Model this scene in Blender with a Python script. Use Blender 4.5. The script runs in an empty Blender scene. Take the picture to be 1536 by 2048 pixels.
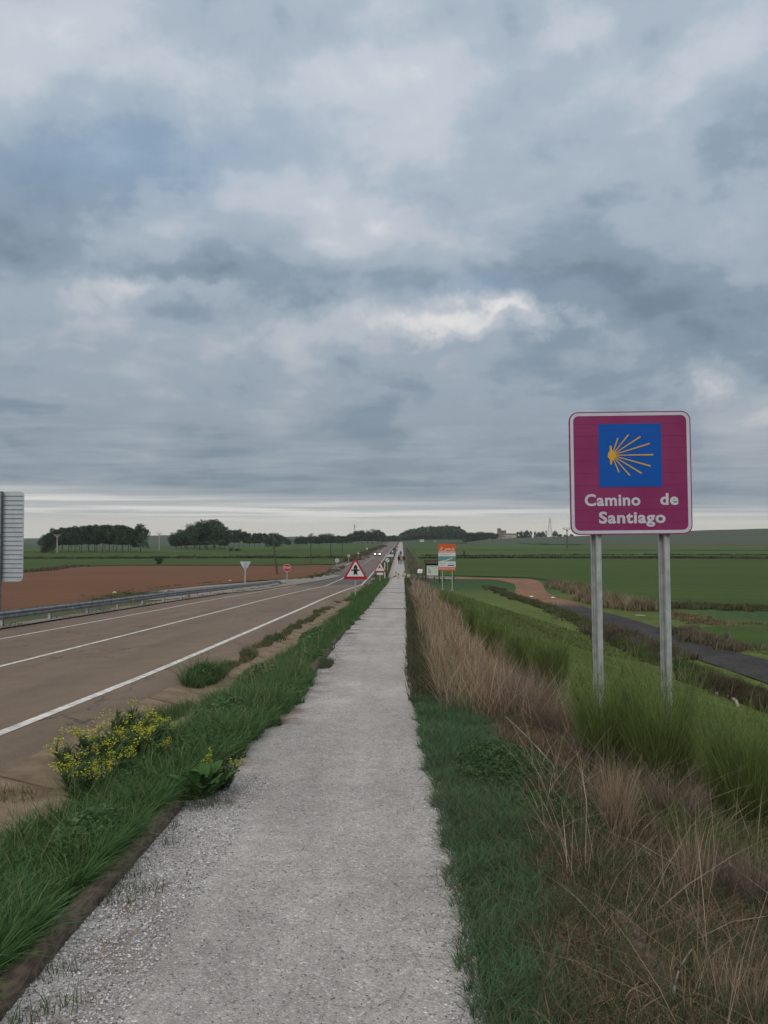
import bpy, bmesh, math, random
import numpy as np
from mathutils import Vector, Matrix

HAZE = .00011
random.seed(7); rng = np.random.default_rng(7)
R = math.radians
scene = bpy.context.scene
COL = scene.collection

# ------------------------------------------------------------------ camera
EYE = 6.0                                     # camera height over the datum
F_PX = 1600.0                                 # focal length in photo pixels (1536 x 2048)
cam_d = bpy.data.cameras.new('camera'); cam_d.sensor_fit = 'AUTO'; cam_d.sensor_width = 36
cam_d.lens = F_PX/2048*36; cam_d.clip_start = .05; cam_d.clip_end = 20000
cam = bpy.data.objects.new('camera', cam_d); COL.objects.link(cam)
cam.location = (0, 0, EYE); cam.rotation_euler = (R(90+1.826), 0, R(1.2))
scene.camera = cam
scene.render.resolution_x = 768; scene.render.resolution_y = 1024

# ------------------------------------------------------------------ sky, sun, exposure
def setup_world():
    w = bpy.data.worlds.new('World'); scene.world = w; w.use_nodes = True
    nt = w.node_tree; nt.nodes.clear(); L = nt.links.new
    def nd(t, **k):
        n = nt.nodes.new(t)
        for a, b in k.items(): setattr(n, a, b)
        return n
    def mth(op, a, b=None, clamp=False):
        n = nd('ShaderNodeMath', operation=op); n.use_clamp = clamp
        for i, v in enumerate((a, b)):
            if v is None: continue
            if isinstance(v, (int, float)): n.inputs[i].default_value = v
            else: L(v, n.inputs[i])
        return n.outputs[0]
    def vm(op, a, b=None, s=None):
        n = nd('ShaderNodeVectorMath', operation=op)
        for i, v in enumerate((a, b)):
            if v is None: continue
            if isinstance(v, tuple): n.inputs[i].default_value = v
            else: L(v, n.inputs[i])
        if s is not None: n.inputs['Scale'].default_value = s
        return n.outputs[0]
    def noise(v, sc, det=6, rough=.55, dist=0.):
        n = nd('ShaderNodeTexNoise'); L(v, n.inputs['Vector'])
        n.inputs['Scale'].default_value = sc; n.inputs['Detail'].default_value = det
        n.inputs['Roughness'].default_value = rough; n.inputs['Distortion'].default_value = dist
        return n.outputs['Fac']
    def comb(x, y, z):
        n = nd('ShaderNodeCombineXYZ')
        for i, v in enumerate((x, y, z)):
            if isinstance(v, (int, float)): n.inputs[i].default_value = v
            else: L(v, n.inputs[i])
        return n.outputs[0]
    def mix(f, a, b):
        n = nd('ShaderNodeMix', data_type='RGBA')
        if isinstance(f, (int, float)): n.inputs[0].default_value = f
        else: L(f, n.inputs[0])
        for i, v in ((6, a), (7, b)):
            if isinstance(v, tuple): n.inputs[i].default_value = (*v, 1)
            else: L(v, n.inputs[i])
        return n.outputs[2]
    def sstep(v, a, b):
        n = nd('ShaderNodeMapRange', interpolation_type='SMOOTHSTEP'); L(v, n.inputs[0])
        n.inputs[1].default_value = a; n.inputs[2].default_value = b
        return n.outputs[0]
    sky = nd('ShaderNodeTexSky', sky_type='NISHITA', sun_disc=False)
    sky.sun_elevation = R(38); sky.sun_rotation = R(200)
    tc = nd('ShaderNodeTexCoord'); D = tc.outputs['Generated']
    sp = nd('ShaderNodeSeparateXYZ'); L(D, sp.inputs[0])
    x, y, z = sp.outputs
    zc = mth('MAXIMUM', z, 0.0)
    den = mth('ADD', zc, 0.20)
    P = comb(mth('DIVIDE', x, den), mth('DIVIDE', y, den), 0.)          # the cloud deck as a plane overhead
    warp = nd('ShaderNodeTexNoise'); L(P, warp.inputs['Vector']); warp.inputs['Scale'].default_value = .8; warp.inputs['Detail'].default_value = 3
    P2 = vm('ADD', P, vm('SCALE', vm('SUBTRACT', warp.outputs['Color'], (.5, .5, .5)), s=1.1))
    big = noise(P2, 1.1, 3, .5)
    mid = noise(P2, 2.9, 7, .52)
    iso = noise(vm('ADD', vm('MULTIPLY', D, (1., 1., 1.7)), vm('SCALE', vm('SUBTRACT', warp.outputs['Color'], (.5, .5, .5)), s=.12)), 5.2, 7, .54)
    fine = noise(vm('MULTIPLY', D, (1., 1., 1.6)), 15., 7, .58)
    d = mth('ADD', mth('MULTIPLY', big, .22), mth('ADD', mth('MULTIPLY', mid, .36), mth('ADD', mth('MULTIPLY', iso, .52), mth('MULTIPLY', fine, .16))))
    d = mth('SUBTRACT', d, .115)
    # cloud banks and breaks, in direction space (azimuth / elevation), ragged by noise
    u = mth('DIVIDE', x, mth('MAXIMUM', y, .05)); v = mth('DIVIDE', z, mth('MAXIMUM', y, .05))
    wn = nd('ShaderNodeTexNoise'); L(D, wn.inputs['Vector']); wn.inputs['Scale'].default_value = 7; wn.inputs['Detail'].default_value = 7; wn.inputs['Roughness'].default_value = .6
    ws = nd('ShaderNodeSeparateXYZ'); L(vm('SUBTRACT', wn.outputs['Color'], (.5, .5, .5)), ws.inputs[0])
    u2 = mth('ADD', u, mth('MULTIPLY', ws.outputs[0], .26)); v2 = mth('ADD', v, mth('MULTIPLY', ws.outputs[1], .17))
    front = sstep(y, .1, .35)
    def blob(px, py, rx, ry, amp):
        a = mth('DIVIDE', mth('SUBTRACT', u2, (px-802)/F_PX), rx/F_PX)
        b = mth('DIVIDE', mth('SUBTRACT', v2, (1075-py)/F_PX), ry/F_PX)
        e = mth('EXPONENT', mth('MULTIPLY', mth('ADD', mth('MULTIPLY', a, a), mth('MULTIPLY', b, b)), -1.))
        return mth('MULTIPLY', mth('MULTIPLY', e, front), amp)
    for bl in SKY_BLOBS: d = mth('ADD', d, blob(*bl))
    ramp = nd('ShaderNodeValToRGB'); L(d, ramp.inputs[0]); cr = ramp.color_ramp; cr.interpolation = 'EASE'
    stops = SKY_RAMP
    while len(cr.elements) < len(stops): cr.elements.new(.5)
    for e, (p, c) in zip(cr.elements, stops): e.position = p; e.color = (*c, 1)
    cloud = ramp.outputs[0]
    cloud = mix(blob(230, 300, 300, 80, .55), cloud, (.235, .345, .500))          # thin cloud with blue behind
    cloud = mix(blob(960, 580, 190, 26, .45), cloud, (.260, .370, .500))
    # low deck: greyer, more even, with thin bands, then the clear pale strip above the skyline
    Pb = comb(mth('MULTIPLY', u, 5.), mth('MULTIPLY', v, 62.), 0.)
    bands = noise(Pb, 1.0, 6, .6, .5)
    low = sstep(z, .20, .03)
    lowcol = mix(sstep(bands, .36, .68), SKY_LOW[0], SKY_LOW[1])
    cloud = mix(mth('MULTIPLY', low, .60), cloud, lowcol)
    edge = mth('ADD', z, mth('ADD', mth('MULTIPLY', mth('SUBTRACT', bands, .5), .016), mth('MULTIPLY', u, .028)))
    strip = sstep(edge, .058, .030)
    Pc = comb(mth('MULTIPLY', u, 3.), mth('MULTIPLY', v, 150.), 3.)
    b2 = noise(Pc, 1.0, 6, .6, .3)
    stripcol = mix(sstep(z, .012, .034), SKY_STRIP[0], mix(sstep(b2, .42, .62), SKY_STRIP[1], SKY_STRIP[2]))
    cloud = mix(strip, cloud, stripcol)
    # above the camera's view the unseen deck is brightened and greyed to light the ground
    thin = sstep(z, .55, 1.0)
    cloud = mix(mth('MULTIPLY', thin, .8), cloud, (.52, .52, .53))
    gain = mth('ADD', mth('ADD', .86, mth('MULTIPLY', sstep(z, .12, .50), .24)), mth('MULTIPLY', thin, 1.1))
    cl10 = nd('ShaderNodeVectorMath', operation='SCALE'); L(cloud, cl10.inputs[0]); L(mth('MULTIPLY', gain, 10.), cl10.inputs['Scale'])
    cl_hi = None
    clear = mth('MULTIPLY', sstep(d, .60, .35), .04)
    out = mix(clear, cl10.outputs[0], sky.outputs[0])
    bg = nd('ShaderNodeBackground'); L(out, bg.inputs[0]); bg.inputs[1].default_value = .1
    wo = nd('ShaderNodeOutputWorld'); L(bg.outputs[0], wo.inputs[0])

SKY_RAMP = [(.29, (.185, .248, .318)), (.41, (.258, .332, .412)), (.51, (.365, .435, .515)), (.63, (.490, .538, .602)), (.80, (.80, .79, .79))]
SKY_LOW = ((.195, .258, .315), (.375, .430, .475))
SKY_STRIP = ((.740, .715, .640), (.520, .545, .550), (.830, .825, .800))
SKY_BLOBS = [   # px, py, rx, ry (photo), density change
    (80, 60, 220, 90, .10), (520, 130, 170, 60, .08), (1120, 50, 130, 60, .11), (900, 130, 220, 80, .05), (640, 350, 90, 60, .02), (470, 400, 220, 60, .09),
    (820, 400, 90, 50, .06), (260, 430, 130, 50, .08), (650, 480, 130, 30, .05), (230, 572, 95, 25, .20), (410, 590, 70, 25, .11), (860, 645, 215, 46, .25), (1080, 645, 95, 28, .21),
    (560, 690, 130, 26, .06), (170, 640, 110, 26, .06), (1430, 762, 44, 38, .23), (1510, 880, 90, 50, .10), (1250, 200, 220, 80, .03),
    (250, 290, 270, 70, -.11), (60, 440, 140, 80, -.11), (330, 540, 160, 28, -.08), (620, 620, 110, 32, -.13), (980, 560, 210, 38, -.13), (1360, 610, 260, 95, -.20),
    (1100, 400, 260, 80, -.07), (1450, 450, 130, 80, -.07), (870, 705, 70, 20, -.07), (1000, 760, 300, 40, -.03), (650, 40, 120, 60, -.05)]
setup_world()

sun_d = bpy.data.lights.new('sun', 'SUN'); sun_d.energy = 1.15; sun_d.angle = R(40); sun_d.color = (1, .90, .80)
sun = bpy.data.objects.new('sun', sun_d); COL.objects.link(sun)
# from behind the camera and a little to the left
sd = Vector((-.34, -.94, 0)).normalized()*math.cos(R(38)) + Vector((0, 0, math.sin(R(38))))
sun.rotation_euler = sd.to_track_quat('Z', 'Y').to_euler()
vs = scene.view_settings; vs.view_transform = 'Standard'; vs.look = 'None'; vs.exposure = 0.0; vs.gamma = 1; vs.use_curve_mapping = False
scene.cycles.max_bounces = 6; scene.cycles.volume_bounces = 0

# ------------------------------------------------------------------ helpers
def tag(o, label=None, cat=None, group=None, kind=None):
    if label: o['label'] = label
    if cat: o['category'] = cat
    if group: o['group'] = group
    if kind: o['kind'] = kind
    return o
def link(o, parent=None):
    COL.objects.link(o)
    if parent: o.parent = parent
    return o
def thing(name, label, cat, loc=(0, 0, 0), rz=0, group=None):
    o = bpy.data.objects.new(name, None); o.empty_display_size = .2; COL.objects.link(o)
    o.location = loc; o.rotation_euler = (0, 0, rz)
    return tag(o, label, cat, group)
def copy_tree(o, parent=None):
    c = o.copy(); COL.objects.link(c); c.parent = parent
    for ch in list(o.children): copy_tree(ch, c)
    return c
def mesh_np(name, V, Fs, mat, parent=None, col=None, smooth=False, kind=None):
    """V (n,3); Fs list of (k,m) int arrays of equal-sided faces; col (n,3)"""
    me = bpy.data.meshes.new(name)
    V = np.asarray(V, np.float32); me.vertices.add(len(V)); me.vertices.foreach_set('co', V.ravel())
    tot = np.concatenate([np.full(len(f), f.shape[1], np.int32) for f in Fs])
    idx = np.concatenate([np.asarray(f, np.int32).ravel() for f in Fs])
    me.loops.add(len(idx)); me.loops.foreach_set('vertex_index', idx)
    me.polygons.add(len(tot)); st = np.zeros(len(tot), np.int32); st[1:] = np.cumsum(tot)[:-1]
    me.polygons.foreach_set('loop_start', st); me.polygons.foreach_set('loop_total', tot)
    if smooth: me.polygons.foreach_set('use_smooth', np.ones(len(tot), bool))
    me.update(calc_edges=True)
    if col is not None:
        a = me.color_attributes.new('Col', 'FLOAT_COLOR', 'POINT')
        c = np.ones((len(V), 4), np.float32); c[:, :3] = col; a.data.foreach_set('color', c.ravel())
    me.materials.append(mat)
    o = bpy.data.objects.new(name, me); link(o, parent)
    if kind: o['kind'] = kind
    return o
class MB:
    def __init__(s): s.v = []; s.f = []
    def add(s, vs_, fs_):
        b = len(s.v); s.v += [tuple(p) for p in vs_]; s.f += [tuple(b+i for i in f) for f in fs_]; return s
    def box(s, x0, x1, y0, y1, z0, z1):
        return s.add([(x, y, z) for z in (z0, z1) for y in (y0, y1) for x in (x0, x1)],
                     [(0, 2, 3, 1), (4, 5, 7, 6), (0, 1, 5, 4), (2, 6, 7, 3), (0, 4, 6, 2), (1, 3, 7, 5)])
    def tube(s, a, b, r0, r1=None, n=8, cap=True):
        a = Vector(a); b = Vector(b); r1 = r0 if r1 is None else r1
        q = (b-a).to_track_quat('Z', 'Y'); vv = []
        for c, r in ((a, r0), (b, r1)):
            for i in range(n):
                t = 2*math.pi*i/n; vv.append(c + q @ Vector((r*math.cos(t), r*math.sin(t), 0)))
        ff = [(i, (i+1) % n, n+(i+1) % n, n+i) for i in range(n)]
        if cap: ff += [tuple(range(n-1, -1, -1)), tuple(range(n, 2*n))]
        return s.add(vv, ff)
    def prism(s, pts, y0, y1):                 # polygon in x-z, y0 in front (towards -y)
        n = len(pts)
        ar = sum(pts[i][0]*pts[(i+1) % n][1]-pts[(i+1) % n][0]*pts[i][1] for i in range(n))
        if ar < 0: pts = pts[::-1]
        vv = [(x, y0, z) for x, z in pts] + [(x, y1, z) for x, z in pts]
        return s.add(vv, [tuple(range(n)), tuple(range(2*n-1, n-1, -1))] + [(i, n+i, n+(i+1) % n, (i+1) % n) for i in range(n)])
    def ring(s, outer, inner, y0, y1):
        n = len(outer)
        vv = [(x, y0, z) for x, z in outer]+[(x, y0, z) for x, z in inner]+[(x, y1, z) for x, z in outer]+[(x, y1, z) for x, z in inner]
        ff = []
        for i in range(n):
            j = (i+1) % n
            ff += [(i, j, n+j, n+i), (2*n+i, 3*n+i, 3*n+j, 2*n+j), (i, 2*n+i, 2*n+j, j), (n+i, n+j, 3*n+j, 3*n+i)]
        return s.add(vv, ff)
    def build(s, name, mat, parent=None, smooth=False, loc=None):
        me = bpy.data.meshes.new(name); me.from_pydata(s.v, [], s.f); me.materials.append(mat)
        if smooth:
            for p in me.polygons: p.use_smooth = True
        me.update()
        o = bpy.data.objects.new(name, me); link(o, parent)
        if loc: o.location = loc
        return o
def bevel(o, w=.004, seg=2):
    m = o.modifiers.new('bevel', 'BEVEL'); m.width = w; m.segments = seg; m.limit_method = 'ANGLE'; return o
def rrect(x0, x1, z0, z1, r, n=7):
    pts = []
    for cx, cz, a0 in ((x1-r, z1-r, 0), (x0+r, z1-r, 90), (x0+r, z0+r, 180), (x1-r, z0+r, 270)):
        for i in range(n+1):
            a = R(a0+90*i/n); pts.append((cx+r*math.cos(a), cz+r*math.sin(a)))
    return pts
def rtri(side, r, cz=0, n=5, down=False):
    """equilateral triangle, centre of its height at cz"""
    h = side*math.sqrt(3)/2; ins = r
    k = side/2 - ins*math.sqrt(3); lo = -h/2+ins; hi = h/2-2*ins; pts = []
    for cx, z, a0 in ((0, hi, 30), (-k, lo, 150), (k, lo, 270)):
        for i in range(n+1):
            a = R(a0+120*i/n); pts.append((cx+r*math.cos(a), z+r*math.sin(a)))
    return [(x, cz+(-z if down else z)) for x, z in pts]
def circ(r, n=28, cx=0, cz=0): return [(cx+r*math.cos(2*math.pi*i/n), cz+r*math.sin(2*math.pi*i/n)) for i in range(n)]
def text(name, s, size, mat, parent, loc, bold=.0, spacing=1., rot=(math.pi/2, 0, 0), ext=.001, ax='CENTER', fit=None):
    cu = bpy.data.curves.new(name, 'FONT'); cu.body = s; cu.size = size; cu.align_x = ax; cu.align_y = 'BOTTOM_BASELINE'
    cu.extrude = ext; cu.offset = bold; cu.space_character = spacing; cu.resolution_u = 4
    t = bpy.data.objects.new(name, cu); COL.objects.link(t)
    dg = bpy.context.evaluated_depsgraph_get(); me = bpy.data.meshes.new_from_object(t.evaluated_get(dg))
    bpy.data.objects.remove(t); me.materials.clear(); me.materials.append(mat); me.name = name
    o = bpy.data.objects.new(name, me); link(o, parent)
    sx = 1
    if fit:
        xs = [v.co.x for v in me.vertices]; sx = fit/(max(xs)-min(xs))
    o.location = loc; o.rotation_euler = rot; o.scale = (sx, 1, 1)
    return o

# ------------------------------------------------------------------ materials
def mat(name, c, rough=.8, c2=None, ns=5., amt=1., bump=0., bs=None, spec=.3, metal=0., det=5, emit=None, coord='Object', wave=None):
    m = bpy.data.materials.new(name); m.use_nodes = True; nt = m.node_tree; b = nt.nodes['Principled BSDF']
    b.inputs['Roughness'].default_value = rough; b.inputs['Specular IOR Level'].default_value = spec; b.inputs['Metallic'].default_value = metal
    b.inputs['Base Color'].default_value = (*c, 1)
    tc = nt.nodes.new('ShaderNodeTexCoord')
    if c2 is None and emit is None:
        c2 = tuple(v*.82 for v in c)
    if c2 is not None:
        n = nt.nodes.new('ShaderNodeTexNoise'); n.inputs['Scale'].default_value = ns; n.inputs['Detail'].default_value = det
        nt.links.new(tc.outputs[coord], n.inputs['Vector'])
        mr = nt.nodes.new('ShaderNodeMapRange'); mr.inputs[1].default_value = .35; mr.inputs[2].default_value = .65
        nt.links.new(n.outputs['Fac'], mr.inputs[0])
        mx = nt.nodes.new('ShaderNodeMix'); mx.data_type = 'RGBA'
        mx.inputs[6].default_value = (*c, 1); mx.inputs[7].default_value = (*c2, 1)
        nt.links.new(mr.outputs[0], mx.inputs[0]); nt.links.new(mx.outputs[2], b.inputs['Base Color'])
    if bump:
        n2 = nt.nodes.new('ShaderNodeTexNoise'); n2.inputs['Scale'].default_value = bs or ns*4; n2.inputs['Detail'].default_value = 6
        nt.links.new(tc.outputs[coord], n2.inputs['Vector'])
        bp = nt.nodes.new('ShaderNodeBump'); bp.inputs['Strength'].default_value = bump; bp.inputs['Distance'].default_value = .02
        nt.links.new(n2.outputs['Fac'], bp.inputs['Height']); nt.links.new(bp.outputs[0], b.inputs['Normal'])
    if emit:
        b.inputs['Emission Color'].default_value = (*emit[:3], 1); b.inputs['Emission Strength'].default_value = emit[3]
    return m
def leaf_mat(name, transl=.3, ns=0., rough=.7):
    m = bpy.data.materials.new(name); m.use_nodes = True; nt = m.node_tree; nt.nodes.clear(); L = nt.links.new
    a = nt.nodes.new('ShaderNodeAttribute'); a.attribute_name = 'Col'
    d = nt.nodes.new('ShaderNodeBsdfPrincipled'); d.inputs['Roughness'].default_value = rough; d.inputs['Specular IOR Level'].default_value = .25
    t = nt.nodes.new('ShaderNodeBsdfTranslucent'); mx = nt.nodes.new('ShaderNodeMixShader'); mx.inputs[0].default_value = transl
    L(a.outputs['Color'], d.inputs['Base Color']); L(a.outputs['Color'], t.inputs['Color'])
    L(d.outputs[0], mx.inputs[1]); L(t.outputs[0], mx.inputs[2])
    o = nt.nodes.new('ShaderNodeOutputMaterial'); L(mx.outputs[0], o.inputs[0]); return m
M = {}
M['galv'] = mat('galvanised_steel', (.42, .44, .43), .5, (.30, .32, .31), 9, metal=.12, spec=.4, bump=.05)
M['galv_dark'] = mat('weathered_galvanised', (.26, .28, .28), .55, (.17, .18, .18), 7, metal=.4)
M['alu'] = mat('aluminium_sheet', (.50, .54, .58), .45, (.42, .46, .50), 3, metal=.35)
M['alu_dark'] = mat('aluminium_rib', (.16, .18, .20), .6)
M['purple'] = mat('purple_sheeting', (.220, .018, .094), .42, (.245, .028, .112), 2.5, spec=.35)
M['signwhite'] = mat('white_sheeting', (.56, .55, .60), .45, (.50, .49, .55), 6)
M['white'] = mat('white_paint', (.66, .66, .66), .5, (.58, .59, .58), 5)
M['blue'] = mat('blue_sheeting', (.0, .085, .40), .42, (.0, .075, .35), 3)
M['yellow'] = mat('yellow_sheeting', (.62, .34, .03), .45, (.58, .36, .07), 14)
M['red'] = mat('red_sheeting', (.38, .012, .022), .42, (.34, .015, .025), 4)
M['black'] = mat('black_print', (.016, .012, .012), .6)
M['orange'] = mat('orange_sheeting', (.62, .10, .018), .5, (.56, .10, .02), 3)
M['concrete'] = mat('pale_concrete', (.40, .37, .32), .9, (.30, .27, .23), 4, bump=.4)
M['concrete_dirty'] = mat('dirty_concrete', (.235, .170, .108), .95, (.140, .095, .058), 3.2, bump=.5, bs=18, coord='Generated')
M['stone'] = mat('cream_stone', (.50, .42, .27), .9, (.38, .32, .22), 8, bump=.4)
M['darkwood'] = mat('dark_wood', (.05, .032, .022), .8, (.035, .024, .016), 12)
M['pole'] = mat('weathered_pole', (.11, .095, .08), .9, (.06, .05, .045), 5)
M['sleeper'] = mat('timber_strip', (.10, .085, .07), .9, (.05, .04, .03), 12, bump=.5)
M['bark'] = mat('bark', (.07, .06, .045), .95, (.04, .034, .028), 8, bump=.4)
M['leaf'] = leaf_mat('foliage', .25)
M['grass'] = leaf_mat('grass_blades', .32)
M['straw'] = leaf_mat('dry_stems', .2, rough=.85)

def ground_mat(name, extra=1., bump=.4, ns=1.3, fine=9.):
    m = bpy.data.materials.new(name); m.use_nodes = True; nt = m.node_tree; L = nt.links.new; b = nt.nodes['Principled BSDF']
    b.inputs['Roughness'].default_value = .95; b.inputs['Specular IOR Level'].default_value = .1
    a = nt.nodes.new('ShaderNodeAttribute'); a.attribute_name = 'Col'
    g = nt.nodes.new('ShaderNodeNewGeometry')
    acc = None
    for sc, lo, hi, det in ((ns, .75, 1.28, 6), (fine, .62, 1.38, 8), (.045, .86, 1.14, 4)):
        n = nt.nodes.new('ShaderNodeTexNoise'); n.inputs['Scale'].default_value = sc; n.inputs['Detail'].default_value = det; n.inputs['Roughness'].default_value = .65
        L(g.outputs['Position'], n.inputs['Vector'])
        mr = nt.nodes.new('ShaderNodeMapRange'); L(n.outputs['Fac'], mr.inputs[0]); mr.inputs[1].default_value = .3; mr.inputs[2].default_value = .7
        mr.inputs[3].default_value = lo; mr.inputs[4].default_value = hi
        if acc is None: acc = mr.outputs[0]
        else:
            k = nt.nodes.new('ShaderNodeMath'); k.operation = 'MULTIPLY'; L(acc, k.inputs[0]); L(mr.outputs[0], k.inputs[1]); acc = k.outputs[0]
        last = n
    vm = nt.nodes.new('ShaderNodeVectorMath'); vm.operation = 'SCALE'; L(a.outputs['Color'], vm.inputs[0]); L(acc, vm.inputs['Scale'])
    L(vm.outputs[0], b.inputs['Base Color'])
    n = nt.nodes.new('ShaderNodeTexNoise'); n.inputs['Scale'].default_value = 14; n.inputs['Detail'].default_value = 8; L(g.outputs['Position'], n.inputs['Vector'])
    bp = nt.nodes.new('ShaderNodeBump'); bp.inputs['Strength'].default_value = bump; bp.inputs['Distance'].default_value = .05; L(n.outputs['Fac'], bp.inputs['Height']); L(bp.outputs[0], b.inputs['Normal'])
    return m
M['ground'] = ground_mat('earth_and_turf')
def field_mat(name, ca, cb, rows=0., row_dir=(1, 0), bump=.5):
    m = bpy.data.materials.new(name); m.use_nodes = True; nt = m.node_tree; L = nt.links.new; b = nt.nodes['Principled BSDF']
    b.inputs['Roughness'].default_value = .95; b.inputs['Specular IOR Level'].default_value = .1
    g = nt.nodes.new('ShaderNodeNewGeometry'); f = None
    for sc, w, det in ((.035, .35, 5), (.5, .3, 6), (5., .35, 6)):
        mp = nt.nodes.new('ShaderNodeMapping'); mp.inputs['Scale'].default_value = (sc*.45, sc, sc); L(g.outputs['Position'], mp.inputs[0])
        n = nt.nodes.new('ShaderNodeTexNoise'); n.inputs['Scale'].default_value = 1; n.inputs['Detail'].default_value = det; n.inputs['Roughness'].default_value = .65; L(mp.outputs[0], n.inputs['Vector'])
        k = nt.nodes.new('ShaderNodeMath'); k.operation = 'MULTIPLY'; L(n.outputs['Fac'], k.inputs[0]); k.inputs[1].default_value = w
        if f is None: f = k.outputs[0]
        else:
            s = nt.nodes.new('ShaderNodeMath'); s.operation = 'ADD'; L(f, s.inputs[0]); L(k.outputs[0], s.inputs[1]); f = s.outputs[0]
    if rows:
        mp = nt.nodes.new('ShaderNodeMapping'); mp.inputs['Rotation'].default_value = (0, 0, row_dir[0]); L(g.outputs['Position'], mp.inputs[0])
        wv = nt.nodes.new('ShaderNodeTexWave'); wv.inputs['Scale'].default_value = rows; wv.inputs['Distortion'].default_value = 1.2; wv.inputs['Detail'].default_value = 3; wv.inputs['Detail Scale'].default_value = .6; L(mp.outputs[0], wv.inputs['Vector'])
        k = nt.nodes.new('ShaderNodeMath'); k.operation = 'MULTIPLY_ADD'; L(wv.outputs['Fac'], k.inputs[0]); k.inputs[1].default_value = row_dir[1]; L(f, k.inputs[2])
        s = nt.nodes.new('ShaderNodeMath'); s.operation = 'SUBTRACT'; L(k.outputs[0], s.inputs[0]); s.inputs[1].default_value = row_dir[1]/2; f = s.outputs[0]
    mr = nt.nodes.new('ShaderNodeMapRange'); L(f, mr.inputs[0]); mr.inputs[1].default_value = .36; mr.inputs[2].default_value = .64
    mx = nt.nodes.new('ShaderNodeMix'); mx.data_type = 'RGBA'; mx.inputs[6].default_value = (*ca, 1); mx.inputs[7].default_value = (*cb, 1)
    L(mr.outputs[0], mx.inputs[0]); L(mx.outputs[2], b.inputs['Base Color'])
    bp = nt.nodes.new('ShaderNodeBump'); bp.inputs['Strength'].default_value = bump; bp.inputs['Distance'].default_value = .1; L(f, bp.inputs['Height']); L(bp.outputs[0], b.inputs['Normal'])
    return m
M['red_soil'] = field_mat('red_ploughed_soil', (.122, .056, .029), (.168, .085, .044), rows=.16, row_dir=(1.25, .12))
M['green_crop'] = field_mat('young_green_cereal', (.034, .060, .011), (.064, .098, .020), rows=.055, row_dir=(1.9, .07))
M['pale_crop'] = field_mat('dull_green_cereal', (.050, .078, .020), (.080, .112, .033))
M['olive_crop'] = field_mat('olive_stubble', (.075, .085, .045), (.105, .105, .060))
M['hill'] = field_mat('hill_cover', (.075, .078, .055), (.060, .085, .050))
M['far_wood'] = field_mat('far_woodland', (.030, .042, .030), (.045, .060, .045))
M['side_pave'] = field_mat('pale_side_asphalt', (.21, .18, .15), (.27, .235, .20))
M['track'] = ground_mat('track_earth', bump=.5, ns=.8, fine=7.)

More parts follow.
